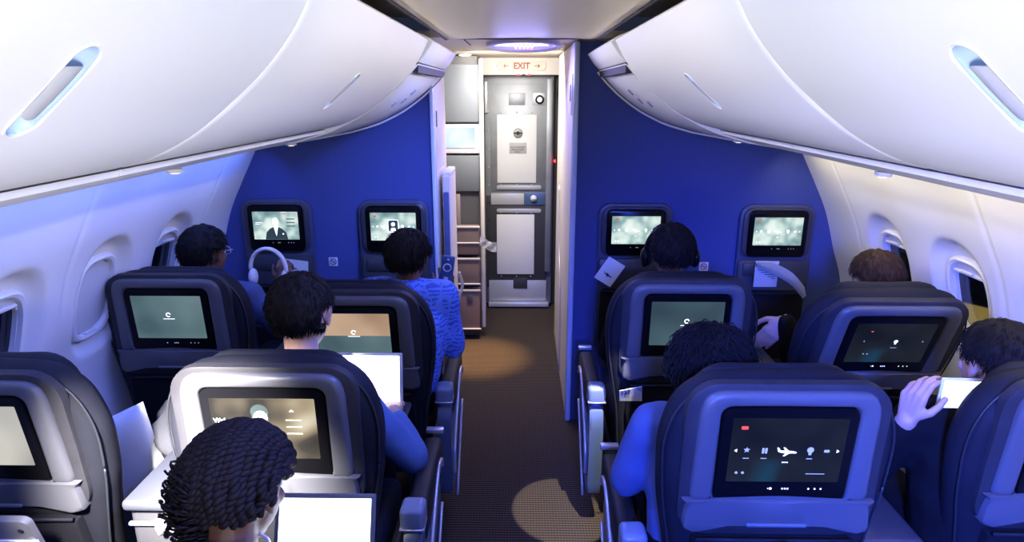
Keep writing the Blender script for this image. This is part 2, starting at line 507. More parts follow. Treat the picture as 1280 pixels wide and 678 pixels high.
# right closet side
bm = B(); box(bm, (.305, YB + .75, 1.1), (.05, 1.44, 2.2)); struct('wall_aisle_right', bm, CREAM)
for nm, x, y, z, w, h, sd in (('service_door', -.488, 3.66, 1.78, .16, .36, 1), ('service_door', .277, 3.64, 1.93, .13, .22, -1), ('service_door', -.488, 3.78, 1.20, .38, .60, 1)):
    t = thing(nm, {3.66: 'tall narrow pale hatch high beside the left opening edge', 3.64: 'small pale hatch high on the closet side, right of the cockpit door', 3.78: 'large cream panel low on the side of the opening, left of the galley'}[y], 'hatch', (x, y, z))
    bm = B(); box(bm, (0, 0, 0), (.008, w, h), .003); obj('panel', bm, PALE if z > 1.5 else CREAM, t)
    bm = B(); box(bm, (sd * .004, w * .15, h * .05), (.008, .02, .09), .003); obj('latch', bm, GREYD, t)
# closet side lower details: long low grab rail & vents
t = thing('kick_strip', 'pale metal wear strip curving down the closet side by the floor', 'strip', (.272, 4.1, .55))
bm = B(); tube(bm, smoothpts([V((0, .45, .75)), V((0, .3, .35)), V((0, .1, .1)), V((0, 0, -.5))], 6), .006); obj('rail', bm, SILVER, t)

# ceiling
bm = B()
hp = [(0, 2.205), (.2, 2.203), (.36, 2.198), (.375, 2.202), (.38, 2.215), (.43, 2.245), (.50, 2.27), (.52, 2.30), (1.5, 2.33)]
full = [(-a, b) for a, b in hp[::-1]] + hp[1:]
loft(bm, [[(x, y, z) for x, z in full] for y in (-1.0, 3.36)], False, False, closed=False)
struct('ceiling', bm, CEILP, angle=20)
bm = B(); box(bm, (0, 4.65, 2.225), (3.2, 2.58, .03)); struct('ceiling_entry', bm, CEILP)['kind'] = 'structure'
bm = B()
for y in (2.45,): box(bm, (0, 3.36, 2.203), (.76, .006, .008))
for s in (-1, 1):
    box(bm, (s * .378, 1.2, 2.20), (.006, 4.3, .012))
    box(bm, (s * .30, 3.7, 2.209), (.005, .45, .006), rot=Matrix.Rotation(s * .12, 3, 'Z') if False else None)
struct('trim_3', bm, GAP, smooth=False)

# ------------------------------------------------------------------ overhead bins
BP = [(.36, 2.14), (.40, 2.068), (.455, 2.0), (.52, 1.94), (.61, 1.873), (.70, 1.828), (.775, 1.807)]
BPS = smoothpts([V(p) for p in BP], 8)
LOWP = smoothpts([V(p) for p in [(.40, 2.05), (.455, 1.99), (.52, 1.93), (.61, 1.864), (.70, 1.815), (.79, 1.777), (.92, 1.740)]], 8)
BACK = [(.80, 1.83), (1.3, 1.80), (1.40, 1.95), (1.0, 2.2), (.55, 2.22), (.40, 2.165)]
def bin_solid(y0, y1, prof, back, bev=.016, yh=None):
    bm = B()
    poly = [V(p) for p in prof] + [V(p) for p in back]
    c = sum(poly, V((0, 0))) / len(poly); npf = len(prof)
    def L(y, d):
        out = []
        for i, p in enumerate(poly):
            q = p + (c - p).normalized() * d
            if yh is not None and i < npf and abs(y - yh) < .03:
                u = (p - HC).dot(HT); w = y - yh
                sd = math.hypot(max(abs(u) - .053, 0), w) - .019
                if sd < 0:
                    k = min(1, -sd / .009); k = k * k * (3 - 2 * k)
                    q = q - HN * (.020 + .010 * min(1, abs(u) / .05)) * k
            out.append((q.x, y, q.y))
        return out
    ys = []
    inner = [y0 + bev, y1 - bev]
    if yh is not None: inner += [yh - .026 + .052 * k / 26 for k in range(27)] + [yh - .1, yh + .1]
    loops = []
    for k in range(5):
        a = PI / 2 * k / 5; loops.append(L(y0 + bev * (1 - math.cos(a)), bev * (1 - math.sin(a))))
    for y in sorted(inner): loops.append(L(y, 0))
    for k in range(4, -1, -1):
        a = PI / 2 * k / 5; loops.append(L(y1 - bev * (1 - math.cos(a)), bev * (1 - math.sin(a))))
    loft(bm, loops)
    fixn(bm); return bm
def dense(prof, a, b, st):
    out = [prof[0]]
    for p, q in zip(prof, prof[1:]):
        n = max(1, int((q - p).length / st)) if a < (p.x + q.x) / 2 < b else 1
        for k in range(1, n + 1): out.append(p.lerp(q, k / n))
    return out
def mirror(bm, s):
    if s > 0:
        for v in bm.verts: pass
    else:
        for v in bm.verts: v.co.x = -v.co.x
        bmesh.ops.reverse_faces(bm, faces=bm.faces[:])
    return bm
HC = V((.511, 1.9475)); HT = V((.087, -.073)).normalized(); HN = V((-.073, -.087)).normalized()
def stadium(L, W, n=14):
    pts = []
    for k in range(n + 1):
        a = -PI / 2 + PI * k / n; pts.append((L / 2 - W / 2 + W / 2 * math.cos(a), W / 2 * math.sin(a)))
    for k in range(n + 1):
        a = PI / 2 + PI * k / n; pts.append((-L / 2 + W / 2 + W / 2 * math.cos(a), W / 2 * math.sin(a)))
    return pts
def handle_pt(u, w, d, yc):
    i = min(range(len(DP)), key=lambda j: ((DP[j] - HC).dot(HT) - u) ** 2)
    j = i + 1 if (DP[i] - HC).dot(HT) < u and i + 1 < len(DP) else i - 1
    ua, ub = (DP[i] - HC).dot(HT), (DP[j] - HC).dot(HT)
    p = DP[i].lerp(DP[j], (u - ua) / (ub - ua)) + HN * d
    return (p.x, yc + w, p.y)
RECESS_BLUELIT = mat('handle_recess_bluelit', (.42, .56, .80), .4)  # blue light in the hollow, painted on as its base colour
DP = dense(BPS, .40, .64, .004)
def overhead(side, y0, y1, yh, label):
    t = thing('overhead_bin', label, 'overhead bin', (0, (y0 + y1) / 2, 0), group='overhead bins')
    bm = bin_solid(y0 + .003, y1 - .003, dense(BPS, .43, .60, .0035) if yh else BPS, BACK, .016, yh)
    if yh is not None:
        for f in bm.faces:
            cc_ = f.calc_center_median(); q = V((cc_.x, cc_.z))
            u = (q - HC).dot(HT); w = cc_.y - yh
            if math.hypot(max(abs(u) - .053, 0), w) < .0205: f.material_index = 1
    o = obj('bin_door', mirror(bm, side), [BINW, RECESS_BLUELIT], None)
    if yh is not None:
        st = stadium(.145, .042)
        h = B()
        # rim
        rim = []
        for (sc, d) in ((.97, -.006), (1.0, .0015), (1.05, .0022), (1.10, -.003)):
            rim.append([handle_pt(u * (1 + (sc - 1) * .45), w * (1 + (sc - 1) * 2.2), d, yh) for u, w in st])
        loft(h, rim, False, False); fixn(h); mirror(h, side); fixn(h)
        ho = obj('handle', h, BINW, o)
        f = B()
        rows = []
        for i in range(13):
            u = -.036 + .072 * i / 12
            rows.append([handle_pt(u + (.008 * (1 - (w / .018) ** 2) * (-1 if i == 0 else 1 if i == 12 else 0)), w, -.0045 + .006 * (1 - (w / .018) ** 2), yh) for w in [(-.0175 + .035 * k / 8) for k in range(9)]])
        vs = [[f.verts.new(p) for p in r] for r in rows]
        for i in range(12):
            for j in range(8): f.faces.new((vs[i][j], vs[i + 1][j], vs[i + 1][j + 1], vs[i][j + 1]))
        bmesh.ops.solidify(f, geom=f.faces[:], thickness=.004)
        fixn(f); mirror(f, side); fixn(f)
        obj('handle_flap', f, WHITEP, o)
    o.parent = t; o.location = -V(t.location)
    # small latch placard near the top edge
    bm = B(); box(bm, (side * .3925, y1 - .10, 2.0985), (.004, .05, .022), .001, rot=None)
    obj('placard', bm, mat('placard_grey', (.42, .42, .44), .5), t, loc=-V(t.location))
    return t
overhead(-1, -.9, .2, None, 'left white overhead bin beside the camera, nearest of the left row')
overhead(-1, .2, 1.21, .71, 'large white overhead bin at upper left with the big oval handle')
overhead(-1, 1.21, 2.6, 1.86, 'white overhead bin on the left with a small handle, second from the blue bulkhead')
overhead(1, -.9, .2, None, 'right white overhead bin beside the camera, nearest of the right row')
overhead(1, .2, 1.21, .71, 'large white overhead bin at upper right with its oval handle cut by the frame')
overhead(1, 1.21, 2.6, 1.86, 'white overhead bin on the right with a small handle, second from the blue bulkhead')
for side in (-1, 1):
    w = 'left' if side < 0 else 'right'
    y1 = YB - .003 if side > 0 else YB - .003
    t = thing('bin_end_panel', 'short white %s end section of the overhead bins against the bulkhead, with a dark slot' % w, 'panel', (0, 3.05, 0), group='end sections')
    bm = bin_solid(2.606, y1, smoothpts([V(p) for p in [(.345, 2.135), (.375, 2.09), (.405, 2.06)]], 5), [(.6, 2.06), (.9, 2.1), (.9, 2.2), (.55, 2.22), (.38, 2.16)], .006)
    obj('upper_panel', mirror(bm, side), BINW, t, loc=(0, -3.05, 0))
    bm = bin_solid(2.606, y1, [p + V((.006, .004)) for p in LOWP], [(1.3, 1.72), (1.3, 2.0), (.9, 2.03), (.46, 2.03)], .006)
    obj('lower_panel', mirror(bm, side), BINW, t, loc=(0, -3.05, 0))
    bm = B(); box(bm, (side * .60, 3.05, 2.045), (.38, .86, .05)); obj('slot', bm, GAP, t, loc=(0, -3.05, 0))
    for (a, z, y) in ((.50, 1.944, 3.02), (.545, 1.907, 3.02), (.56, 1.895, 2.86)):
        bm = B(); box(bm, (0, 0, 0), (.034, .012, .006), .001, rot=Matrix.Rotation(side * .72, 3, 'Y'))
        obj('vent', bm, mat('vent_grey', (.22, .24, .34), .5), t, loc=(side * a, y - 3.05, z))
    bm = B(); tube(bm, [V((side * (p.x), YB - .012, p.y - .004)) for p in LOWP] + [V((side * 1.1, YB - .012, 1.703)), V((side * 1.44, YB - .012, 1.648))], .0055, 8)
    obj('edge_trim', bm, BINW, t, loc=(0, -3.05, 0))
    # service strip below the bins: sloped valance with gaps, reading lamps
    bm = B()
    sp = [(.795, 1.800), (.80, 1.787), (.92, 1.752), (1.15, 1.703), (1.44, 1.655), (1.50, 1.668), (1.50, 1.76), (.85, 1.81)]
    ys = [-.6, .3, 1.25, 1.95, 2.65, 3.49] if side < 0 else [-.6, .3, 1.2, 1.9, 2.6, 3.49]
    for a, b in zip(ys, ys[1:]):
        loft(bm, [[(side * x, y, z) for x, z in sp] for y in (a + .002, b - .002)])
    fixn(bm)
    struct('trim_%d' % (4 + (side > 0)), bm, BINW, angle=25)
    bm = B(); box(bm, (side * 1.05, 1.45, 1.86), (.5, 4.08, .10)); struct('trim_%d' % (6 + (side > 0)), bm, GAP, smooth=False)
for side, y in ((-1, 2.75), (1, 2.95), (-1, 1.8), (1, 1.75)):
    w = 'left' if side < 0 else 'right'
    t = thing('reading_lamp', 'tiny round reading lamp under the %s bins, %s the blue bulkhead' % (w, 'near' if y > 2.3 else 'a row back from'), 'reading lamp', (side * .99, y, 1.733))
    bm = B(); cyl(bm, (0, 0, .004), (0, 0, -.007), .022, 20); obj('rim', bm, BINW, t)
    bm = B(); cyl(bm, (0, 0, -.007), (0, 0, -.010), .012, 16); obj('lens', bm, mat('lamp_lens', (.8, .8, .7), .2, emit=(1, .9, .7), es=1.5), t)

# ------------------------------------------------------------------ displays
def dscreen(par, w, h, zc, y, kind, x0=0.0):
    """glowing display with its picture, facing -Y; par is the monitor part"""
    smat = {'menu': SCR_MENU, 'portrait': SCR_MENU, 'suit': SCR_MENU, 'dark': SCR_DARK, 'dark2': SCR_DARK, 'load': SCR_LOAD, 'loadb': SCR_GREEN,
            'warm': SCR_GREEN, 'welcome': SCR_WELC, 'pale': SCR_PALE}[kind]
    dbm = B(); plate(dbm, rrect(w, h, .003, 3, x0, zc), y + .002, y - .001, .0005)
    Y = y - .0016
    S = w / .30
    bw = B(); bg = B(); br = B(); bb = B()
    def dot(bm, x, z, r=.004): 
        plate(bm, [(x0 + x * S + r * S * math.cos(2 * PI * k / 12), zc + z * S + r * S * math.sin(2 * PI * k / 12)) for k in range(12)], Y + .0006, Y, .0001)
    def bar(bm, x, z, ww, hh): plate(bm, rrect(ww * S, hh * S, min(ww, hh) * .2 * S, 2, x0 + x * S, zc + z * S), Y + .0006, Y, .0001)
    def poly(bm, pts): plate(bm, [(x0 + a * S, zc + b * S) for a, b in pts], Y + .0006, Y, .0001)
    def plane_icon(x, z, s):
        P = [(-1, .45), (-.85, .45), (-.62, .12), (-.15, .10), (-.38, .48), (-.22, .48), (.22, .09), (.62, .05), (.95, -.04), (1.05, -.13), (.9, -.2), (.3, -.2), (-.15, -.55), (-.32, -.55), (-.08, -.2), (-.6, -.13), (-.85, -.02)]
        poly(bw, [(x + a * s, z + b * s) for a, b in P])
    def text(bm, s, size, x, z): merge(bm, text_bm(s, size * S, at4(x0 + x * S, Y, zc + z * S), .0003))
    # touch row on the bezel under the display
    if kind in ('dark', 'dark2', 'load', 'suit', 'menu', 'loadb'):
        zz = -h / 2 / S - .022
        for x in (-.028, .005, .012, .019, .075, .092, .108): dot(bw if kind[:4] == 'dark' else bg, x, zz, .0024)
        if kind[:4] == 'dark': dot(bw, -.027, zz, .0036); poly(bw, [(-.036, zz), (-.033, zz + .002), (-.033, zz - .002)])
    if kind in ('menu', 'portrait', 'dark'):
        poly(bw, [(-.138, .0), (-.131, .005), (-.131, -.005)]); poly(bw, [(.138, 0), (.131, .005), (.131, -.005)])
        st = [(-.105 + (.009 if k % 2 == 0 else .004) * math.sin(k * PI / 5), .002 + (.009 if k % 2 == 0 else .004) * math.cos(k * PI / 5)) for k in range(10)]
        tgt = bg if kind == 'dark' else bw
        poly(tgt, st)
        for dx in (-.004, .004): bar(tgt, -.058 + dx, .0, .006, .017)
        plane_icon(0.0 if kind != 'portrait' else -.06, -.002, .026 if kind == 'dark' else .02)
        dot(tgt, .062, .003, .009); bar(tgt, .062, -.008, .008, .009)
        bar(tgt, .105, 0, .014, .008)
        for x in (-.105, -.058, .0, .062): bar(bw if x == 0 else bg, x, -.024 if x < -.01 or x > .01 else -.036, .016, .0022)
        bar(br, -.118, .070, .018, .010)
        dot(tgt, -.125, -.07, .004); dot(tgt, -.108, -.07, .004); bar(bg, .085, -.072, .05, .002)
    if kind == 'portrait':
        for a in ((.0, .045, .07, .003), (.0, -.035, .07, .003), (-.034, .005, .003, .08), (.034, .005, .003, .08)): bar(bw, *a)
        bar(bb, 0, .005, .062, .074); 
        Y2 = Y; Y = Y - .0008
        dot(bw, 0, .016, .013); poly(bw, [(-.018, -.028), (-.012, -.008), (.012, -.008), (.018, -.028)])
        Y = Y2
    if kind == 'suit':
        poly(bb, [(-.075, -.092), (-.065, -.045), (-.04, -.02), (-.008, -.005), (.008, -.005), (.04, -.02), (.065, -.045), (.075, -.092)])
        Y2 = Y; Y -= .0008
        poly(bw, [(-.016, -.002), (.016, -.002), (.0, -.07)])
        dot(bw, 0, .022, .021); dot(bw, 0, .036, .018); bar(bw, 0, .0, .018, .03); dot(bw, .045, -.055, .005)
        Y = Y2
        for z in (.045, .022, -.002): bar(bb, .10, z, .055, .006)
        bar(bw, -.11, .02, .045, .004); bar(bw, -.118, .010, .03, .003); bar(br, .06, .08, .02, .006)
    if kind == 'welcome':
        text(bw, 'Welcome', .020, -.105, .028); bar(bw, -.115, .014, .03, .003)
        dot(bb, -.01, .055, .026); bar(bb, -.01, .03, .05, .02)
        Y2 = Y; Y -= .0008
        dot(bg, -.008, .040, .020); bar(bg, -.008, .02, .03, .04)
        poly(bb, [(-.07, -.09), (-.05, -.03), (-.02, -.005), (.01, -.005), (.04, -.03), (.06, -.09)])
        Y = Y2
        poly(bw, [(.075, .058), (.082, .064), (.089, .058)])
        for z in (.03, .008, -.014): bar(bg, .085, z, .045, .003)
    if kind in ('load', 'loadb', 'warm'):
        for k in range(10):
            a = 2 * PI * k / 12 + .4
            dot(bw, .0 + .0085 * math.cos(a), .012 + .0085 * math.sin(a), .0024)
        bar(bw, 0, -.007, .05, .0022)
        if kind == 'warm':  # tan upper half is an orange reflection, painted as glowing picture
            bmw = B(); plate(bmw, rrect(w, h * .52, .002, 2, x0, zc + h * .24), y - .0008, y - .0014, .0002); [setattr(f, 'material_index', 5) for f in bmw.faces]; merge(dbm, bmw)
    if kind == 'dark2':
        dot(bw, .02, .01, .008); bar(bw, .02, .0, .008, .008); bar(bg, .02, -.022, .024, .002)
        poly(bg, [(-.105, .01), (-.100, .014), (-.100, .006)]); poly(bg, [(.125, .01), (.120, .014), (.120, .006)])
        bar(br, -.085, .06, .008, .005); dot(bg, -.085, -.055, .003); dot(bg, -.07, -.055, .003)
    for k_, bmx in enumerate((bw, bg, br, bb)):
        fixn(bmx)
        for f in bmx.faces: f.material_index = k_ + 1
        merge(dbm, bmx)
    obj('display', dbm, [smat, ICONW if kind != 'dark2' else ICON, ICONG if kind != 'welcome' else ICONS, ICONR, ICOND, SCR_REFLECT], par, smooth=False)

# ------------------------------------------------------------------ seats
def outline(w=1.0, top=.797):
    half = [(.0, top), (.10, top - .001), (.19, top - .010), (.245, top - .040), (.284, top - .090), (.306, top - .155), (.313, top - .23), (.305, top - .36), (.285, top - .48), (.262, top - .62), (.245, top - .80), (.22, top - .88), (.1, top - .90)]
    pts = half + [(-a, b) for a, b in half[:0:-1]]
    return [(p.x * w, p.y) for p in smoothpts([V(p) for p in pts], 5, True)]
OUT = polar(outline(), (0, .47), 120)
def card737(t, x, z, y, s=1.0, rot=0.0):
    bm = B(); pts = [(-.058, .0), (.045, .035), (.05, .04), (.062, -.06), (-.055, -.06)]
    plate(bm, [(x + a * s, z + b * s) for a, b in pts], y + .0015, y, .0003)
    o = obj('safety_card', bm, PAPER, None, smooth=False)
    tb = text_bm('737', .030 * s, Matrix.Translation((x - .03 * s, y - .0006, z - .022 * s)) @ FACE @ Matrix.Rotation(.15, 4, 'Z'), .0003, bold=.0006)
    obj('printing', tb, INK, o, smooth=False)
    bm = B(); plate(bm, [(x + a * s, z + b * s) for a, b in ((.0, -.01), (.05, .025), (.055, -.01), (.03, .0))], y - .0003, y - .0008, .0001)
    obj('printed_picture', bm, mat('print_blue', (.25, .42, .70), .6), o, smooth=False)
    return o
def seat(cx, ysc, tilt, side, label, kind, arm=True, lift=0.0, card=None, console=True):
    """cx seat centre; ysc = Y of the screen centre; side -1 left block, +1 right block"""
    piv = V((cx, ysc + .60 * math.sin(tilt) + .075, .45 + lift))
    t = thing('airline_seat', label, 'airline seat', (cx, piv.y, 0), group='airline seats')
    pz = piv.z
    # backrest
    c = (0, .47)
    def ring(d, y, pts=OUT): return [(x, y, z) for x, z in sc_pts(pts, c, d)]
    bm = B()
    loft(bm, [ring(.06, .055), ring(.028, .052), ring(.010, .038), ring(0, .014), ring(.004, -.012), ring(.016, -.036), ring(.034, -.050), ring(.06, -.056), ring(.2, -.058)])
    fixn(bm)
    for v in bm.verts:
        v.co.y -= .012 * max(0, (v.co.z - .55)) / .3
        v.co += noise.noise_vector(v.co * 9 + V((cx * 7, ysc, 0))) * .0022
    back = obj('backrest', bm, LEATHER, t, loc=(0, 0, pz), rot=(tilt, 0, 0), angle=60)
    # piping seam around the shell, and softer leather border panel
    bm = B(); tube(bm, [(x, -.036 - .012 * max(0, (z - .55)) / .3, z) for x, z in sc_pts(OUT, c, .010)] + [(sc_pts(OUT, c, .010)[0][0], -.036, sc_pts(OUT, c, .010)[0][1])], .0035, 6); obj('piping', bm, PIPING, back)
    BORDER = [(0, .775)] ; 
    bpts = polar(rrect(.525, .46, .085, 8, 0, .565), (0, .60), 120)
    bm = B(); loft(bm, [[(x, -.050, z) for x, z in bpts], [(x, -.066 - .012 * max(0, (z - .55)) / .3, z) for x, z in sc_pts(bpts, (0, .6), .002)], [(x, -.069 - .012 * max(0, (z - .55)) / .3, z) for x, z in sc_pts(bpts, (0, .6), .008)]])
    fixn(bm); obj('border_panel', bm, LEATHER2, back)
    # headrest, on the sitter's side
    bm = B(); hp_ = polar(rrect(.46, .24, .10, 8, 0, .672), (0, .672), 64)
    loft(bm, [[(x, yy, z) for x, z in sc_pts(hp_, (0, .672), d)] for d, yy in ((.06, .01), (.01, .02), (0, .035), (.0, .055), (.012, .075), (.04, .088), (.09, .090))])
    fixn(bm); obj('headrest', bm, LEATHER, t, loc=(0, 0, pz), rot=(tilt, 0, 0))
    # plastic surround of the screen
    sc = (0, .605)
    ho = [(0, .778), (.16, .778), (.198, .771), (.218, .752), (.228, .71), (.230, .62), (.234, .50), (.235, .47), (.228, .457), (.20, .452), (-.240, .455)]
    poly = [(p[0], p[1]) for p in ho[:-1]] + [(-p[0], p[1]) for p in ho[-2:0:-1]]
    poly = [(p.x, p.y) for p in smoothpts([V(p) for p in poly], 4, True)]
    outer = polar(poly, sc, 160)
    inner = polar(rrect(.352, .294, .030, 8, 0, .592), sc, 160)
    def rr(pts, d, y): return [(x, y - .010 * (z - .6) / .2, z) for x, z in sc_pts(pts, sc, d)]
    bm = B()
    loft(bm, [rr(outer, 0, -.055), rr(outer, .000, -.074), rr(outer, .003, -.083), rr(outer, .010, -.088), rr(outer, .020, -.090), rr(inner, -.012, -.090), rr(inner, -.004, -.087), rr(inner, .000, -.080), rr(inner, 0.002, -.06)], False, False)
    fixn(bm); sh = obj('screen_surround', bm, SHROUD, t, loc=(0, 0, pz), rot=(tilt, 0, 0), angle=50)
    # lower bar with shoulders
    bm = B()
    lo = [(-.236, .452), (-.22, .459), (.22, .459), (.236, .452), (.243, .43), (.248, .385), (.244, .362), (.20, .356), (.182, .368), (.16, .376), (-.16, .376), (-.182, .368), (-.20, .356), (-.240, .362), (-.248, .385), (-.243, .43)]
    lo = [(p.x, p.y) for p in smoothpts([V(p) for p in lo], 4, True)]
    lo = polar(lo, (0, .43), 120)
    plate(bm, lo, -.045, -.090, .012, (0, .43)); fixn(bm); obj('lower_bar', bm, SHROUD, sh)
    bm = B(); plate(bm, rrect(.16, .010, .004, 3, .0, .385), -.06, -.0935, .001); obj('placard', bm, GREYP, sh)
    # monitor
    bm = B(); bz = polar(rrect(.346, .290, .028, 8, 0, .592), sc, 120)
    loft(bm, [rr(bz, 0, -.06), rr(bz, .0, -.083), rr(bz, .002, -.087), rr(bz, .008, -.088)]); fixn(bm)
    mo = obj('monitor', bm, BEZEL, t, loc=(0, 0, pz), rot=(tilt, 0, 0))
    kk = Matrix.Rotation(-math.atan(.05), 4, 'X')
    he = empty('display_mount', (0, 0, 0)); bpy.data.objects.remove(he)
    before = set(bpy.data.objects)
    dscreen(mo, .292, .192, .0, 0, kind, .0)
    for o in set(bpy.data.objects) - before:
        o.location = (0, -.0885, .612); o.rotation_euler = (math.atan(.05), 0, 0)
    # pocket below
    bm = B(); pk = polar([(-.215, .335), (.215, .335), (.225, .2), (.20, .02), (.12, -.03), (-.12, -.03), (-.20, .02), (-.225, .2)], (0, .16), 96)
    plate(bm, pk, -.04, -.085, .014, (0, .16)); fixn(bm); po = obj('literature_pocket', bm, DARKCLOTH, t, loc=(0, 0, pz), rot=(tilt, 0, 0))
    bm = B(); tube(bm, [(-.21, -.088, .335), (-.1, -.092, .337), (.1, -.092, .337), (.21, -.088, .335)], .006); obj('pocket_hem', bm, LEATHER, po)
    # cushion
    bm = B(); box(bm, (0, .28, .44 + lift), (.50, .50, .15), .05, 4); obj('seat_cushion', bm, LEATHER, t)
    bm = B(); box(bm, (0, .26, .33 + lift / 2), (.54, .52, .07), .02, 2); obj('seat_pan', bm, GREYD, t)
    for lx in (-.2, .2):
        bm = B(); box(bm, (lx, .1, .15), (.03, .05, .31), .006, 2, ); box(bm, (lx, .45, .15), (.03, .05, .31), .006, 2); box(bm, (lx, .27, .02), (.035, .46, .035), .006)
        obj('leg', bm, GREYP, t)
    # aisle armrest
    if arm:
        ax = -side * (abs(cx) - .338) 
        s = side
        ay = .06
        bm = B(); box(bm, (ax, ay + .25, .59), (.07, .46, .13), .02, 3); arm_o = obj('armrest', bm, BLACK, t)
        bm = B(); box(bm, (ax, ay + .0, .655), (.078, .085, .085), .018, 4); box(bm, (ax, ay - .01, .628), (.080, .07, .006), .002, 1, mi=1); obj('end_cap', bm, [CAPP, SILVER], arm_o)
        bm = B(); box(bm, (ax, ay + .01, .585), (.042, .06, .06), .012, 3); obj('arm_neck', bm, CAPP, arm_o)
        bm = B()
        pn = smoothpts([V(p) for p in [(-.045, .575), (.10, .57), (.30, .56), (.40, .52), (.40, .40), (.30, .27), (.12, .17), (-.02, .165), (-.05, .22)]], 4, True)
        loft(bm, [[(ax + dx, ay + p.x, p.y) for p in pn] for dx in (-.030, .030)])
        bmesh.ops.bevel(bm, geom=[e for e in bm.edges if abs(e.verts[0].co.x - e.verts[1].co.x) < 1e-6], offset=.006, segments=2, affect='EDGES')
        fixn(bm); obj('side_panel', bm, ARMP, arm_o)
        bm = B()
        rx = ax - s * .037
        tube(bm, smoothpts([V(p) for p in [(rx, ay + .42, .56), (rx, ay + .40, .60), (rx, ay + .30, .60), (rx, ay + .12, .47), (rx, ay + .02, .35), (rx, ay + .0, .25)]], 6), .008, 8)
        obj('trim_rail', bm, SILVER, arm_o)
        bm = B()
        tube(bm, smoothpts([V(p) for p in [(rx - s * .004, ay + .36, .44), (rx - s * .006, ay + .22, .33), (rx - s * .006, ay + .08, .18), (rx - s * .004, ay + .04, .10)]], 6), .006, 8)
        obj('lower_rail', bm, SILVER, arm_o)
        bm = B(); box(bm, (ax, ay + .52, .655), (.07, .03, .02), .006, 2); obj('arm_tip', bm, SILVER, arm_o)
    return t, piv
def console(cx, y, label, m, dz=0.0):
    t = thing('centre_console', label, 'armrest console', (cx, y, dz), group='centre consoles')
    bm = B(); box(bm, (0, .30, .56), (.17, .56, .44), .02, 3); box(bm, (0, .28, .17), (.11, .45, .42), .01, 2); obj('console_body', bm, m, t)
    bm = B(); box(bm, (0, .285, .785), (.176, .58, .035), .014, 3); obj('armrest_top', bm, SHROUD_D, t)
    bm = B(); box(bm, (0, .012, .72), (.165, .012, .012), .004); obj('lid_edge', bm, GREYP, t)
    bm = B(); plate(bm, rrect(.062, .050, .014, 4, .02, .712), .02, .010, .002); obj('latch_plate', bm, SHROUD, t)
    bm = B(); ellipsoid(bm, (.02, .000, .712), (.011, .014, .024), Matrix.Rotation(.5, 3, 'Y')); obj('latch_knob', bm, SILVER, t)
    return t

R = math.radians
ra = seat(.670, 2.42, R(1), 1, 'front row aisle seat right of the aisle, its screen showing a loading ring', 'load', lift=-.015)
rw = seat(1.385, 2.24, R(17), 1, 'front row window seat on the right with a dark screen, past the raised phone', 'dark2', arm=False, lift=.03)
la = seat(-.665, 2.36, R(6), -1, 'front row aisle seat left of the aisle behind the open laptop, teal screen reflecting tan', 'warm', lift=-.035)
lw = seat(-1.47, 2.48, R(1), -1, 'front row window seat on the left, upright, its screen showing a loading ring', 'loadb', arm=False, lift=-.02)
ra2 = seat(.685, 1.46, R(1), 1, 'nearest blue seat right of the aisle, dark menu screen with an aeroplane icon', 'dark')
rw2 = seat(1.505, 1.49, R(2), 1, 'nearest blue seat at the right edge, cut off by the frame', 'dark2', arm=False)
la2 = seat(-.712, 1.58, R(0), -1, 'nearest seat left of the aisle, welcome screen partly hidden by twisted hair', 'welcome', lift=-.02)
lw2 = seat(-1.48, 1.51, R(4), -1, 'nearest grey seat at the left edge with a pale screen', 'pale', arm=False)
la3 = seat(-.665, .42, R(14), -1, 'seat behind the woman with twisted hair, beside the camera', 'load')
console(1.04, 1.50, 'blue centre console between the two nearest right seats, knob on its back', mat('console_blue', (.15, .18, .26), .35), -.055)
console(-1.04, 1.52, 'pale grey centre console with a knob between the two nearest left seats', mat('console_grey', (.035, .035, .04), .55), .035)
console(1.04, 2.42, 'centre console between the two front right seats', SHROUD_D)
console(-1.05, 2.50, 'centre console between the two front left seats', SHROUD_D)

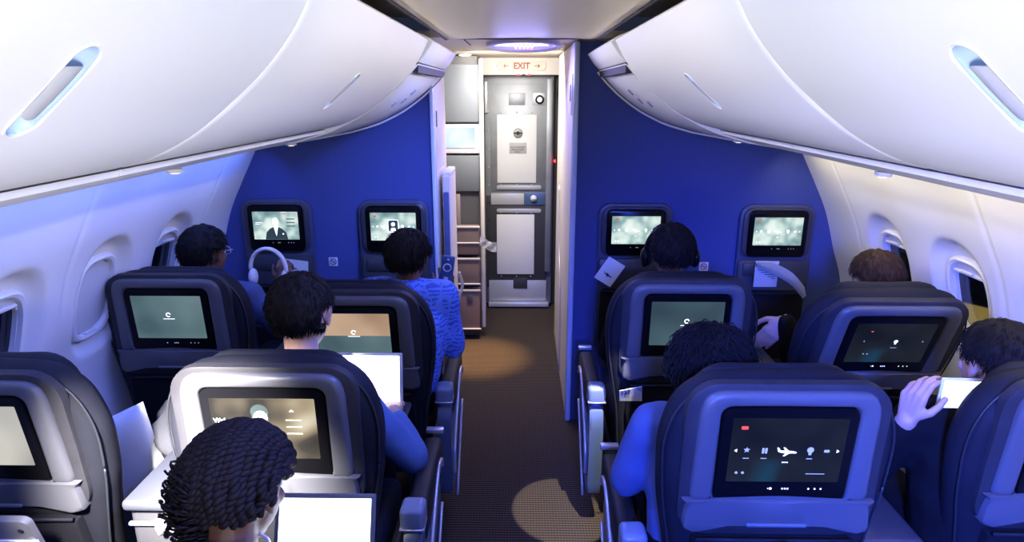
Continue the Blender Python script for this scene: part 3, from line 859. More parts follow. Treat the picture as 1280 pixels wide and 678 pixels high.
# ------------------------------------------------------------------ bulkhead monitors
def wallmon(cx, ztop, kind, label, w=.40):
    t = thing('bulkhead_monitor', label, 'monitor', (cx, YB - .001, 0), group='bulkhead monitors')
    s = w / .40
    zc = ztop - .185
    pts = polar(rrect(.40 * s, 1.0, .07, 8, 0, ztop - .5), (0, zc), 140)
    bm = B(); plate(bm, pts, 0, -.022, .010, (0, zc)); fixn(bm); obj('wall_frame', bm, mat('frame_blue', (.045, .055, .12), .4), t)
    pts = polar(rrect(.365 * s, .285, .055, 8, 0, ztop - .16), (0, ztop - .16), 140)
    inn = polar(rrect(.306 * s, .262, .028, 8, 0, ztop - .165), (0, ztop - .16), 140)
    bm = B(); loft(bm, [[(x, -.02, z) for x, z in pts], [(x, -.030, z) for x, z in sc_pts(pts, (0, ztop - .16), .002)], [(x, -.034, z) for x, z in sc_pts(pts, (0, ztop - .16), .008)], [(x, -.034, z) for x, z in sc_pts(inn, (0, ztop - .16), -.004)], [(x, -.026, z) for x, z in inn]], False, False)
    fixn(bm); obj('surround', bm, SHROUD_D, t)
    bm = B(); plate(bm, rrect(.304 * s, .260, .028, 8, 0, ztop - .165), -.015, -.040, .004, (0, ztop - .165)); fixn(bm); mo = obj('monitor', bm, BEZEL, t)
    dscreen(mo, .255 * s, .158, ztop - .148, -.0408, kind)
    # lower shelf and pocket
    bm = B(); plate(bm, rrect(.385 * s, .30, .02, 5, 0, ztop - .465), -.01, -.036, .008, (0, ztop - .465)); fixn(bm); obj('lower_panel', bm, SHROUD_D, t)
    bm = B(); plate(bm, rrect(.33 * s, .075, .014, 5, 0, ztop - .37), -.02, -.042, .004, (0, ztop - .37)); fixn(bm); obj('table_flap', bm, SHROUD_D, t)
    bm = B(); plate(bm, rrect(.35 * s, .42, .03, 5, 0, ztop - .70), -.01, -.055, .012, (0, ztop - .70)); fixn(bm); po = obj('literature_pocket', bm, DARKCLOTH, t)
    bm = B(); tube(bm, [(-.165 * s, -.058, ztop - .50), (0, -.064, ztop - .505), (.165 * s, -.058, ztop - .50)], .006); obj('pocket_hem', bm, LEATHER, po)
    return t
wallmon(-1.375, 1.372, 'suit', 'bulkhead monitor at far left showing a man in a suit')
wallmon(-.715, 1.368, 'portrait', 'bulkhead monitor left of the opening with a framed portrait icon on screen')
wallmon(.640, 1.352, 'menu', 'bulkhead monitor right of the opening, behind the head with black headphones', .42)
wallmon(1.428, 1.347, 'menu', 'bulkhead monitor at far right with a folded magazine in the pocket below', .42)
# no smoking stickers
for (x, z, lab) in ((-1.080, 1.005, 'no smoking sticker on the left bulkhead between two monitors'), (1.045, .985, 'no smoking sticker on the right bulkhead between two monitors')):
    t = thing('no_smoking_sticker', lab, 'sticker', (x, YB - .001, z))
    bm = B(); plate(bm, rrect(.052, .052, .004, 3), 0, -.0015, .0003); obj('backing', bm, NOSE, t)
    bm = B(); N = 28
    loft(bm, [[(r * math.cos(2 * PI * k / N), yy, r * math.sin(2 * PI * k / N)) for k in range(N)] for r, yy in ((.019, -.001), (.019, -.0022), (.0145, -.0022), (.0145, -.001))], False, False)
    box(bm, (0, -.0017, 0), (.033, .001, .004), rot=None); 
    for v in bm.verts:
        pass
    bmesh.ops.rotate(bm, cent=(0, 0, 0), matrix=Matrix.Rotation(R(45), 3, 'Y'), verts=bm.verts[-8:])
    fixn(bm); obj('ring', bm, REDINK if x > 0 else INK, t, smooth=False)
    bm = B(); box(bm, (0, -.0016, .0), (.020, .0008, .0035)); box(bm, (.007, -.0016, .006), (.0018, .0008, .006)); obj('cigarette', bm, BLACK, t, smooth=False)

# ------------------------------------------------------------------ galley, cockpit door, header
YG = 4.9
g = thing('galley_unit', 'tall grey galley cabinet left of the cockpit door with a lit screen', 'galley', (-.46, YG, 0))
bm = B(); box(bm, (-.10, .36, 1.15), (.46, .7, 2.10)); obj('cabinet_body', bm, GREYD, g)
for z0, z1, m in ((1.725, 2.14, GREYP), (1.20, 1.475, GREYP)):
    bm = B(); box(bm, (-.01, -.004, (z0 + z1) / 2), (.325, .02, z1 - z0), .006); p = obj('cabinet_door', bm, m, g)
bm = B(); box(bm, (-.01, -.004, 1.60), (.325, .02, .215), .004); sp = obj('screen_housing', bm, PALE, g)
bm = B(); box(bm, (-.015, -.016, 1.61), (.25, .006, .155), .002); obj('control_screen', bm, SCR_GAL, sp)
bm = B(); box(bm, (.158, -.01, 1.13), (.03, .05, 2.10), .008, 3); obj('corner_post', bm, CREAM, g)
bm = B(); box(bm, (-.165, -.012, 1.86), (.022, .006, .03), .002); obj('label_plate', bm, WHITEP, g)
bm = B(); box(bm, (-.03, -.02, 1.06), (.03, .01, .24), .003); obj('strap', bm, mat('strap_grey', (.28, .22, .21), .7), g)
for i, (z0, z1, lab) in enumerate(((.71, .945, 'small brown galley container with a cream frame, upper of the stack'), (.47, .69, 'brown galley storage box between container and cart'), (.09, .43, 'brown service cart on wheels at the bottom of the galley'))):
    t = thing(('galley_container', 'storage_box', 'service_cart')[i], lab, ('container', 'storage box', 'service cart')[i], (-.475, YG - .06, z0))
    h = z1 - z0
    bm = B(); box(bm, (0, .0, h / 2), (.29, .09, h - .01), .006); obj('body', bm, BROWN, t)
    bm = B()
    box(bm, (0, -.048, h - .008), (.31, .014, .016), .004)
    box(bm, (0, -.048, .006 if i != 0 else .10), (.31, .014, .012), .004)
    obj('frame', bm, CREAM, t)
    if i == 2:
        bm = B(); box(bm, (.07, -.050, h * .78), (.045, .008, .06), .003); obj('latch', bm, GREYD, t)
        bm = B(); box(bm, (-.12, -.050, h * .70), (.04, .004, .10), .002); o = obj('placard', bm, PAPER, t)
        bm = B(); box(bm, (-.12, -.053, h * .76), (.02, .003, .02), .002); obj('placard_mark', bm, REDINK, o)
        bm = B(); box(bm, (0, .0, -.03), (.29, .08, .05), .01); obj('kick_base', bm, BLACK, t)
    if i == 0:
        bm = B(); tube(bm, smoothpts([V((-.155, -.05, .17)), V((-.172, -.07, .12)), V((-.172, -.07, .04)), V((-.155, -.05, -.01))], 5), .006); obj('handle', bm, BLACK, t)
# paper bag / towel sticking out of the galley
t = thing('paper_towel', 'crumpled white paper towel sticking out of the galley beside the post', 'paper towel', (-.30, YG - .12, .80))
bm = B(); rows = []
for i in range(9):
    rows.append([(-.02 + .13 * i / 8, -.01 + .01 * math.sin(i * 1.7 + j), .07 - .06 * i / 8 - .075 * j / 6 + .01 * math.sin(i + j * 2.1)) for j in range(7)])
vs = [[bm.verts.new(p) for p in r] for r in rows]
for i in range(8):
    for j in range(6): bm.faces.new((vs[i][j], vs[i + 1][j], vs[i + 1][j + 1], vs[i][j + 1]))
bmesh.ops.solidify(bm, geom=bm.faces[:], thickness=.006); obj('sheet', bm, PAPER, t)
# folded jump seat at the opening
t = thing('folded_jump_seat', 'upright folded crew seat with a cream edge and blue side, left of the aisle opening', 'crew seat', (-.44, 3.86, 0))
bm = B(); box(bm, (0, .0, .85), (.045, .34, 1.25), .012, 3); obj('seat_back', bm, CREAM, t)
bm = B(); box(bm, (-.0, -.176, .82), (.032, .02, 1.12), .006); obj('blue_cushion', bm, mat('jump_blue', (.06, .09, .26), .6), t)
bm = B(); box(bm, (0, .0, .12), (.04, .28, .24), .006); obj('base', bm, GREYP, t)
bm = B(); box(bm, (0, .0, 1.48), (.05, .30, .03), .01); obj('top_hinge', bm, WHITEP, t)
bm = B(); tube(bm, smoothpts([V((.03, .15, .80)), V((.05, .16, .70)), V((.02, .14, .60)), V((.02, .1, .48))], 6), .010, flat=.5); obj('harness_strap', bm, mat('strap_cream', (.5, .46, .42), .8), t)
# header above the door
bm = B(); box(bm, (0, 5.50, 2.145), (.70, .16, .135), .006); struct('wall_header', bm, CREAM)
bm = B(); box(bm, (-.345, 5.52, 1.05), (.05, .10, 2.10), .006); box(bm, (.45, 5.62, 1.05), (.06, .10, 2.10), .006); struct('trim_8', bm, CREAM)
bm = B(); box(bm, (0, 5.76, 1.1), (3.4, .04, 2.25)); struct('wall_far', bm, GREYD)
bm = B(); box(bm, (-1.25, 4.66, 1.1), (.04, 2.14, 2.25)); struct('wall_entry_left', bm, CREAM)
bm = B(); box(bm, (.52, 5.35, 1.1), (.04, .8, 2.25)); struct('wall_entry_right', bm, GREYD)
e = thing('exit_sign', 'cream EXIT sign with two red arrows above the cockpit door', 'exit sign', (0, 5.415, 2.147))
bm = B(); plate(bm, rrect(.40, .075, .03, 6), 0, -.010, .004); obj('sign_plate', bm, mat('sign_cream', (.60, .53, .44), .5, emit=(.9, .78, .62), es=.22), e)
tb = text_bm('EXIT', .066, at4(0, -.0115, -.001), .0008, bold=.0020); obj('sign_text', tb, REDINK, e, smooth=False)
for s in (-1, 1):
    bm = B(); box(bm, (s * .125, -.0115, 0), (.042, .002, .006)); 
    for q in (-1, 1): box(bm, (s * .138, -.0115, q * .0075), (.022, .002, .0055), rot=None)
    for vv in (bm.verts[8:16],):
        pass
    vsx = bm.verts[:]
    for q, sl in ((-1, vsx[8:16]), (1, vsx[16:24])):
        bmesh.ops.rotate(bm, cent=(s * .138, -.0115, q * .0075), matrix=Matrix.Rotation(s * q * R(42), 3, 'Y'), verts=sl)
    obj('arrow', bm, REDINK, e, smooth=False)
bm = B()
for x in (-.03, .06): box(bm, (x, -.005, -.068), (.022, .012, .010), .003)
obj('indicator_light', bm, RED, e)
bm = B(); box(bm, (.015, -.005, -.068), (.022, .012, .010), .003); obj('indicator_blank', bm, BLACK, e)

YD = 5.66
d = empty('door_1', (-.02, YD, 0)); d['kind'] = 'structure'
bm = B(); box(bm, (0, 0, 1.06), (.60, .05, 2.06), .004); obj('door_leaf', bm, STEEL, d)
bm = B(); box(bm, (-.02, -.03, .62), (.545, .012, .86), .002); obj('lower_dark_panel', bm, DOORD, d)
bm = B(); box(bm, (.0, -.03, 1.55), (.50, .006, .92), .002); obj('upper_panel', bm, STEEL, d)
bm = B(); box(bm, (-.02, -.040, 1.46), (.345, .014, .59), .004); up = obj('inspection_panel', bm, DOORW, d)
bm = B(); box(bm, (-.03, -.042, .60), (.34, .014, .56), .004); obj('lower_panel', bm, DOORW, d)
bm = B()
for z in (1.125, .915): plate(bm, stadium(.40, .036), -.035, -.048, .003); bmesh.ops.translate(bm, vec=(0, 0, z), verts=[v for v in bm.verts if abs(v.co.z) < .1])
fixn(bm); obj('grab_bar', bm, STEELL, d)
bm = B(); box(bm, (-.10, -.040, 1.02), (.30, .012, .10), .002); obj('lock_plate', bm, STEELL, d)
bm = B(); box(bm, (.14, -.041, 1.02), (.19, .014, .105), .002); lk = obj('lock_housing', bm, mat('lock_blue', (.10, .17, .34), .3, metal=.4), d)
bm = B(); cyl(bm, (.13, -.045, 1.03), (.13, -.075, 1.03), .028, 24); cyl(bm, (.13, -.07, 1.03), (.13, -.09, 1.03), .014, 20); obj('door_knob', bm, WHITEP, lk)
bm = B(); cyl(bm, (-.01, -.046, 1.60), (-.01, -.056, 1.60), .042, 32); dk = obj('dial', bm, STEELL, up)
bm = B(); cyl(bm, (-.01, -.055, 1.60), (-.01, -.064, 1.60), .016, 20); box(bm, (-.01, -.058, 1.60), (.07, .006, .010), rot=None); obj('dial_centre', bm, BLACK, up)
bm = B(); box(bm, (-.01, -.049, 1.47), (.15, .003, .095), .001); obj('notice_plate', bm, mat('notice_grey', (.42, .42, .42), .5), up)
tb = B()
for s_, z in (('CREW ONLY', 1.50), ('AUTHORIZED', 1.478), ('PERSONNEL', 1.457), ('ONLY', 1.437)):
    if z == 1.50: continue
    merge(tb, text_bm(s_, .020, at4(-.01, -.0512, z), .0004))
merge(tb, text_bm('KEEP OUT', .020, at4(-.01, -.0512, 1.50), .0004)) if False else None
obj('notice_text', tb, BLACK, up, smooth=False)
bm = B(); box(bm, (.17, -.036, 1.885), (.10, .008, .10), .003); pp = obj('peephole_plate', bm, STEELL, d)
bm = B(); cyl(bm, (.175, -.04, 1.88), (.175, -.055, 1.88), .038, 28); obj('peephole_ring', bm, BLACK, pp)
bm = B(); cyl(bm, (.175, -.054, 1.88), (.175, -.060, 1.88), .022, 24); obj('peephole_lens', bm, mat('lens_white', (.8, .85, .9), .1, emit=(.8, .9, 1), es=.6), pp)
bm = B(); box(bm, (-.02, -.036, 1.885), (.14, .004, .10), .003); obj('upper_plate', bm, STEEL, d)
bm = B(); box(bm, (-.01, -.04, .16), (.53, .014, .20), .003); obj('kick_plate', bm, STEELL, d)
bm = B(); box(bm, (.015, -.05, .235), (.13, .010, .10), .003); obj('vent_box', bm, DOORD, d)
bm = B(); box(bm, (0, -.06, .035), (.56, .07, .04), .008); obj('door_sill', bm, STEELL, d)
bm = B()
for x in (-.27, .245):
    for k in range(12): cyl(bm, (x, -.02, .18 + .16 * k), (x, -.036, .18 + .16 * k), .006, 8)
for x in (-.16, -.02, .11):
    for z in (.30, .895, 1.15, 1.775): cyl(bm, (x, -.03, z), (x, -.052, z), .005, 8)
obj('rivets', bm, SILVER, d)
bm = B(); box(bm, (-.285, -.05, 1.9), (.025, .04, .26), .004); obj('hinge', bm, STEELL, d)
bm = B(); box(bm, (.262, -.05, 1.2), (.05, .03, 1.7), .004); obj('side_strip', bm, STEEL, d)
# indicator and dark garment right of the door
t = tag(None or obj('red_indicator', (lambda b: (cyl(b, (.292, 5.56, 1.365), (.292, 5.54, 1.365), .011, 16), b)[1])(B()), RED), 'small glowing red light at the right edge of the cockpit door', 'indicator light')
bm = B()
N = 40; rows = []
for i in range(30):
    z = 2.06 - 1.98 * i / 29
    rows.append([(.36 + .045 * math.cos(2 * PI * k / N) * (1 + .12 * math.sin(5 * 2 * PI * k / N)) * (1.0 + .45 * math.sin(i * .8) * (i < 12)) , 5.40 + .06 * math.sin(2 * PI * k / N), z) for k in range(N)])
loft(bm, rows); fixn(bm)
tag(obj('hanging_garment', bm, DARKCLOTH), 'dark garment hanging at the right of the cockpit door', 'garment')

# ceiling light
GLOW = mat('dome_glow', (.06, .06, .4), .3, emit=(.22, .16, 1.0), es=1.1)
GLOWP = mat('dome_pink', (.8, .3, .8), .3, emit=(1.0, .22, .95), es=3.2)
t = thing('ceiling_dome_light', 'oval purple glowing ceiling light with pink signs over the forward aisle', 'ceiling light', (.012, 3.86, 2.198))
N = 48
def oval(a, b, z, y=0): return [(a * math.cos(2 * PI * k / N), y + b * math.sin(2 * PI * k / N), z) for k in range(N)]
bm = B(); loft(bm, [oval(.215, .46, .012), oval(.215, .46, -.006), oval(.205, .44, -.012), oval(.192, .41, -.006), oval(.19, .405, .012)], False, False); fixn(bm); obj('rim', bm, PALE, t)
bm = B(); loft(bm, [oval(.19, .405, .004), oval(.17, .36, -.002), oval(.10, .2, -.004)]); fixn(bm); obj('lens', bm, GLOW, t)
bm = B()
for k in range(5):
    for q in (-.16, .0): box(bm, (-.045 + .0225 * k, q + .02, -.009), (.014, .09, .004), .002, rot=None)
obj('pink_sign', bm, GLOWP, t)
t = thing('ceiling_downlight', 'small warm round downlight in the ceiling before the galley', 'ceiling light', (-.415, 4.85, 2.208))
bm = B(); cyl(bm, (0, 0, 0), (0, 0, -.006), .05, 28); obj('rim', bm, CREAM, t)
bm = B(); cyl(bm, (0, 0, -.006), (0, 0, -.009), .040, 28); obj('lens', bm, mat('warm_lens', (1, .9, .7), .3, emit=(1, .85, .55), es=9), t)

# ------------------------------------------------------------------ people
def basis(fwd, up=(0, 0, 1)):
    f = V(fwd).normalized(); u = V(up); s = f.cross(u).normalized(); u = s.cross(f)
    return Matrix((s, f, u)).transposed()       # columns: side(right), forward, up
def hand(bm, wrist, d, n, thumb, curl=.5, s=1.0, spread=.06):
    """palm and five fingers. d: pointing direction, n: back-of-hand normal, thumb: +1/-1 side along d x n"""
    d = V(d).normalized(); n = V(n); n = (n - d * n.dot(d)).normalized(); sd = d.cross(n) * thumb
    w = V(wrist)
    for i, (off, L) in enumerate(((.030, .082), (.011, .086), (-.009, .082), (-.027, .074))):
        k = w + d * L * s + sd * off * s
        capsule(bm, w + sd * off * .55 * s + d * .012 * s, .0155 * s, k, .0115 * s, 10)
        fl = (.044, .048, .045, .035)[i] * s; c = curl * (1 + .08 * i); a = 0; p = k; dr = d + sd * (off * spread * 30 * .3); dr.normalize()
        for j, (l, r) in enumerate(((fl, .0092), (fl * .62, .0082), (fl * .5, .0074))):
            a += c * (.9, 1.1, .8)[j]
            dd = (dr * math.cos(a) - n * math.sin(a)).normalized(); q = p + dd * l
            capsule(bm, p, r * s, q, r * s * .92, 8); p = q
    p = w + d * .022 * s + sd * .020 * s - n * .004 * s
    t1 = (d * .62 + sd * .78 - n * .15).normalized(); q = p + t1 * .042 * s; capsule(bm, p, .0145 * s, q, .0115 * s, 10)
    t2 = (d * .85 + sd * .35 - n * (.2 + .4 * curl)).normalized(); r_ = q + t2 * .032 * s; capsule(bm, q, .0115 * s, r_, .0098 * s, 10)
    t3 = (d * .9 + sd * .05 - n * (.3 + .5 * curl)).normalized(); capsule(bm, r_, .0098 * s, r_ + t3 * .025 * s, .0085 * s, 10)
def head_shape(bm, c, M, s=1.0):
    def E(p, r): ellipsoid(bm, V(c) + M @ (V(p) * s), [x * s for x in r], M, 18, 12)
    E((0, -.012, .018), (.077, .096, .088)); E((0, .028, -.028), (.062, .062, .076)); E((0, .045, -.082), (.036, .034, .030))
    E((0, .06, .03), (.055, .03, .04)); E((0, .094, -.018), (.011, .018, .013)); E((0, .086, .0), (.008, .012, .026))
    E((0, .078, -.052), (.024, .012, .010)); E((.03, .075, .016), (.020, .010, .007)); E((-.03, .075, .016), (.020, .010, .007))
    E((.036, .062, -.022), (.022, .020, .02)); E((-.036, .062, -.022), (.022, .020, .02))
    for q in (-1, 1):
        E((q * .078, -.008, -.005), (.008, .017, .028)); E((q * .084, -.014, .008), (.006, .014, .018)); E((q * .078, -.004, -.026), (.006, .009, .010))
def hair_mask(n, front=.30, low=-.5):
    f = front + .45 * max(0, n.z)
    a = 1 - min(1, max(0, (n.y - f + .12) / .12))
    b = min(1, max(0, (n.z - low) / .12)) if n.y > -.55 else min(1, max(0, (n.z - (low - .12)) / .12))
    ear = min(1, max(0, (abs(n.x) - .80) / .08)) * min(1, max(0, (.12 - n.z) / .1)) * min(1, max(0, (n.y + .42) / .1))
    return a * b * (1 - ear)
def hair(name, par, c, M, m, s=1.0, thick=.012, strands=2600, slen=.03, curl=0.0, front=.30, low=-.5, bald=None, seed=1, lift=.15):
    rnd = random.Random(seed)
    bm = B(); base = (.079, .099, .091)
    r = bmesh.ops.create_icosphere(bm, subdivisions=5, radius=1)
    def surf(n, extra):
        k = hair_mask(n, front, low)
        if bald is not None:
            bd = (n - V(bald[0]).normalized()).length
            k *= min(1, max(0, (bd + .22 * noise.noise(n * 5) - bald[1] * .45) / bald[1]))
        rr = -.010 + (extra + .010) * k
        return V((0, -.012, .018)) + V((n.x * (base[0] + rr), n.y * (base[1] + rr), n.z * (base[2] + rr))), k
    for v in bm.verts:
        n = v.co.normalized()
        p, k = surf(n, thick + .006 * noise.noise(n * 6 + V((seed, 0, 0))) + .0025 * noise.noise(n * 22))
        v.co = V(c) + M @ (p * s)
    SV = []; SF = []
    for q in range(strands):
        while True:
            n = V((rnd.gauss(0, 1), rnd.gauss(0, 1), rnd.gauss(0, 1))).normalized()
            if n.y < .6 and n.z > low - .1: break
        p, k = surf(n, thick * .9)
        if k < .35:
            if not (bald is not None and rnd.random() < .30 and hair_mask(n, front, low) > .5): continue
        # growth flows away from the crown
        crown = V((.05, -.05, .99)).normalized()
        fl = (n - crown); fl = (fl - n * fl.dot(n))
        fl = fl.normalized() if fl.length > 1e-4 else V((0, -1, 0))
        fl = (fl + V((rnd.uniform(-.5, .5), rnd.uniform(-.5, .5), rnd.uniform(-.5, .2)))).normalized()
        path = []; L = slen * rnd.uniform(.6, 1.2); ph = rnd.uniform(0, 6.28)
        sdv = n.cross(fl)
        for j in range(5 if curl else 4):
            t = j / (4 if curl else 3)
            d = fl * L * t + n * (L * lift * math.sin(t * PI * .8) - .003)
            if curl: d += sdv * curl * math.sin(ph + t * 7) + n * curl * .8 * math.cos(ph + t * 7)
            path.append(V(c) + M @ ((p + d - n * (L * t) ** 2 / .18) * s))
        rad = [.0013 * s, .0012 * s, .001 * s, .0003 * s] if not curl else [.0018 * s] * 4 + [.0006 * s]
        b0 = len(SV); w1 = M @ n; w2 = M @ sdv
        for pp, rr_ in zip(path, rad):
            SV.extend((pp + w1 * rr_, pp - w1 * rr_ * .5 + w2 * rr_ * .87, pp - w1 * rr_ * .5 - w2 * rr_ * .87))
        for j in range(len(path) - 1):
            for k in range(3):
                i0 = b0 + j * 3 + k; i1 = b0 + j * 3 + (k + 1) % 3
                SF.append((i0, i1, i1 + 3, i0 + 3))
    sm = bpy.data.meshes.new('tmp'); sm.from_pydata(SV, [], SF); bm.from_mesh(sm); bpy.data.meshes.remove(sm)
    for f in bm.faces: f.smooth = True
    return obj(name, bm, m, par, angle=180)
def person(label, P, skin, shirt, trous, headf=(0, 1, -.15), headup=(0, 0, 1), hs=1.0, vox=.006, hands=None, cloth=None):
    """P: dict of joints (world)"""
    t = thing('person', label, 'person', (P['pelvis'][0], P['pelvis'][1], 0))
    off = V(t.location)
    M = basis(headf, headup)
    G = {k: V(v) for k, v in P.items() if k != 'cuff'}
    def core(bm, d, arms=True, full=True):
        pel, ch, nk = G['pelvis'], G['chest'], G['neck']
        sl, sr = G['shl'], G['shr']; sv = (sr - sl).normalized()
        mid = pel.lerp(ch, .5)
        for a, r in ((pel, .115), (mid, .105), (ch, .11)):
            for q in (-.07, .07): pass
        capsule(bm, pel - sv * .075, .115 + d, ch - sv * .07, .112 + d); capsule(bm, pel + sv * .075, .115 + d, ch + sv * .07, .112 + d)
        capsule(bm, pel, .12 + d, ch, .115 + d)
        capsule(bm, sl + sv * .03, .062 + d, sr - sv * .03, .062 + d); capsule(bm, ch - sv * .05, .10 + d, nk - sv * .02 - V((0, 0, .04)), .055 + d); capsule(bm, ch + sv * .05, .10 + d, nk + sv * .02 - V((0, 0, .04)), .055 + d)
        for s_ in 'lr':
            capsule(bm, G['sh' + s_], .056 + d, G['el' + s_], .043 + d); capsule(bm, G['sh' + s_], .058 + d, ch, .10 + d)
            a, b = G['el' + s_], G['wr' + s_]
            capsule(bm, a, .043 + d, a.lerp(b, .35), .041 + d); capsule(bm, a.lerp(b, .35), .041 + d, a.lerp(b, 1 if not d else P.get('cuff', .93)), .028 + d)
    bm = B(); core(bm, 0)
    head_shape(bm, G['head'], M, hs)
    capsule(bm, G['neck'] - V((0, 0, .06)), .062, G['head'] + M @ V((0, -.022, -.055)), .052)
    for s_, q in (('l', -1), ('r', 1)):
        hip = G['pelvis'] + (G['shr'] - G['shl']).normalized() * q * .095
        kn = G.get('kn' + s_, hip + V((q * .03, .42, .02))); an = G.get('an' + s_, kn + V((0, .04, -.38)))
        G['kn' + s_] = kn; G['an' + s_] = an
        capsule(bm, hip, .085, kn, .058); capsule(bm, kn, .056, kn.lerp(an, .35), .056); capsule(bm, kn.lerp(an, .35), .054, an, .036)
        capsule(bm, an - V((0, 0, .02)), .038, an + V((0, .13, -.045)), .030)
        hd = (hands or {}).get(s_)
        a, b = G['el' + s_], G['wr' + s_]
        if hd: hand(bm, b, hd['d'], hd['n'], hd['t'], hd.get('c', .5), hd.get('s', 1.0))
        else: hand(bm, b, (b - a), V((0, 0, 1)), -q, .35)
    for v in bm.verts: v.co -= off
    body = obj('body', bm, skin, t)
    bake(body, [('REMESH', dict(mode='VOXEL', voxel_size=vox, use_smooth_shade=True)), ('SMOOTH', dict(factor=.5, iterations=3))])
    def cl(name, fn, m, fold=.006):
        bm = B(); fn(bm)
        for v in bm.verts: v.co -= off
        o = obj(name, bm, m, t)
        bake(o, [('REMESH', dict(mode='VOXEL', voxel_size=.010, use_smooth_shade=True)), ('SMOOTH', dict(factor=.6, iterations=4))])
        nn = [v.normal.copy() for v in o.data.vertices]
        for v, n in zip(o.data.vertices, nn):
            p = v.co
            v.co += n * (fold * noise.noise(V((p.x * 9, p.y * 9, p.z * 16))) + fold * .5 * noise.noise(V((p.x * 26 + 5, p.y * 26, p.z * 20))))
        return o
    cl('jacket' if shirt is JACKET else 'shirt', lambda bm: core(bm, .014), shirt)
    def col(bm):
        nk = G['neck']; h = (G['head'] - nk).normalized(); N = 24
        s2 = (G['shr'] - G['shl']).normalized(); f2 = s2.cross(h)
        def rg(r, z): return [nk + h * z + (s2 * math.cos(2 * PI * k / N) - f2 * math.sin(2 * PI * k / N)) * r for k in range(N)]
        loft(bm, [rg(.085, -.05), rg(.074, -.005), rg(.068, .022), rg(.062, .022), rg(.062, -.03)], False, False); fixn(bm)
    bm = B(); col(bm)
    for v in bm.verts: v.co -= off
    obj('collar', bm, shirt, t)
    def tr(bm):
        for s_, q in (('l', -1), ('r', 1)):
            hip = G['pelvis'] + (G['shr'] - G['shl']).normalized() * q * .095
            capsule(bm, hip, .10, G['kn' + s_], .072); capsule(bm, G['kn' + s_], .072, G['an' + s_] + V((0, 0, .03)), .055)
        capsule(bm, G['pelvis'] - V((.09, 0, 0)), .128, G['pelvis'] + V((.09, 0, 0)), .128)
    cl('trousers', tr, trous, .004)
    for q in (-1, 1):
        a = G['anl' if q < 0 else 'anr'] - off
        bm = B(); capsule(bm, a + V((0, -.02, -.035)), .045, a + V((0, .16, -.055)), .036); obj('shoe', bm, BLACK, t)
    bm = B()
    for q in (-1, 1): ellipsoid(bm, G['head'] + M @ (V((q * .031, .073, .0)) * hs) - off, (.012, .012, .012))
    obj('eyes', bm, EYE, t)
    return t, M, G, off
def joints(x, y, z=.62, lean=.0, **k):
    """seated person facing +Y with pelvis at (x, y)"""
    J = dict(pelvis=(x, y, z), chest=(x, y + .06 + lean * .5, z + .33), neck=(x, y + .05 + lean, z + .50), head=(x, y + .07 + lean * 1.25, z + .63),
             shl=(x - .19, y + .05 + lean * .8, z + .43), shr=(x + .19, y + .05 + lean * .8, z + .43),
             ell=(x - .25, y + .16 + lean, z + .17), elr=(x + .25, y + .16 + lean, z + .17),
             wrl=(x - .13, y + .38 + lean, z + .14), wrr=(x + .13, y + .38 + lean, z + .14))
    J.update(k); return J
def dp(t, M, G, off, fn, *a, **k):
    return fn(*a, **k)
def add_hair(t, M, G, off, m, **k): return hair('hair', t, G['head'] - off, M, m, **k)

# front row left window
p = person('person in the front left window seat, black hair, holding white headphones', joints(-1.43, 2.64, .60, .02, head=(-1.475, 2.85, 1.22), neck=(-1.46, 2.80, 1.09), chest=(-1.44, 2.74, .93), shl=(-1.62, 2.78, 1.03), shr=(-1.27, 2.78, 1.03),
    elr=(-1.155, 2.84, .86), wrr=(-1.145, 2.93, 1.045), ell=(-1.60, 2.9, .8), wrl=(-1.45, 3.05, .80)), SKIND, SHIRTP, TROUSER, headf=(.25, 1, -.1), vox=.005,
    hands=dict(r=dict(d=(-.1, .15, 1), n=(0, -1, .1), t=-1, c=.9)), hs=1.03)
add_hair(*p, HAIRB, hs if False else None) if False else add_hair(*p, HAIRB, s=1.1, thick=.014, seed=3)
# glasses arm
t, M, G, off = p
bm = B(); tube(bm, [G['head'] - off + M @ V(q) for q in ((.086, -.01, .012), (.084, .05, .012), (.07, .095, .008))], .0025, 6)
tube(bm, [G['head'] - off + M @ (V((.034, .098, .002)) + V((.024 * math.cos(a), 0, .020 * math.sin(a)))) for a in [k * PI / 8 for k in range(17)]], .002, 6)
tube(bm, [G['head'] - off + M @ (V((-.034, .098, .002)) + V((.024 * math.cos(a), 0, .020 * math.sin(a)))) for a in [k * PI / 8 for k in range(17)]], .002, 6)
obj('glasses', bm, SILVER, t)
# white headphones in the hand
hpx = thing('headphones', 'white over-ear headphones held up by the person in the front left window seat', 'headphones', (-1.15, 2.90, 1.13))
bm = B(); tube(bm, [(-.06 + .085 * math.cos(a), 0, .0 + .10 * math.sin(a)) for a in [-.2 + k * (PI + .2) / 20 for k in range(21)]], .009, 8, flat=1.7); obj('headband', bm, WHITEP, hpx)
bm = B(); ellipsoid(bm, (.018, 0, -.045), (.020, .036, .042)); obj('ear_cup', bm, WHITEP, hpx)
bm = B(); ellipsoid(bm, (-.137, 0, -.04), (.020, .036, .042)); obj('ear_cup', bm, WHITEP, hpx)
bm = B(); ellipsoid(bm, (.0, 0, -.045), (.014, .032, .038)); obj('ear_pad', bm, GREYD, hpx)

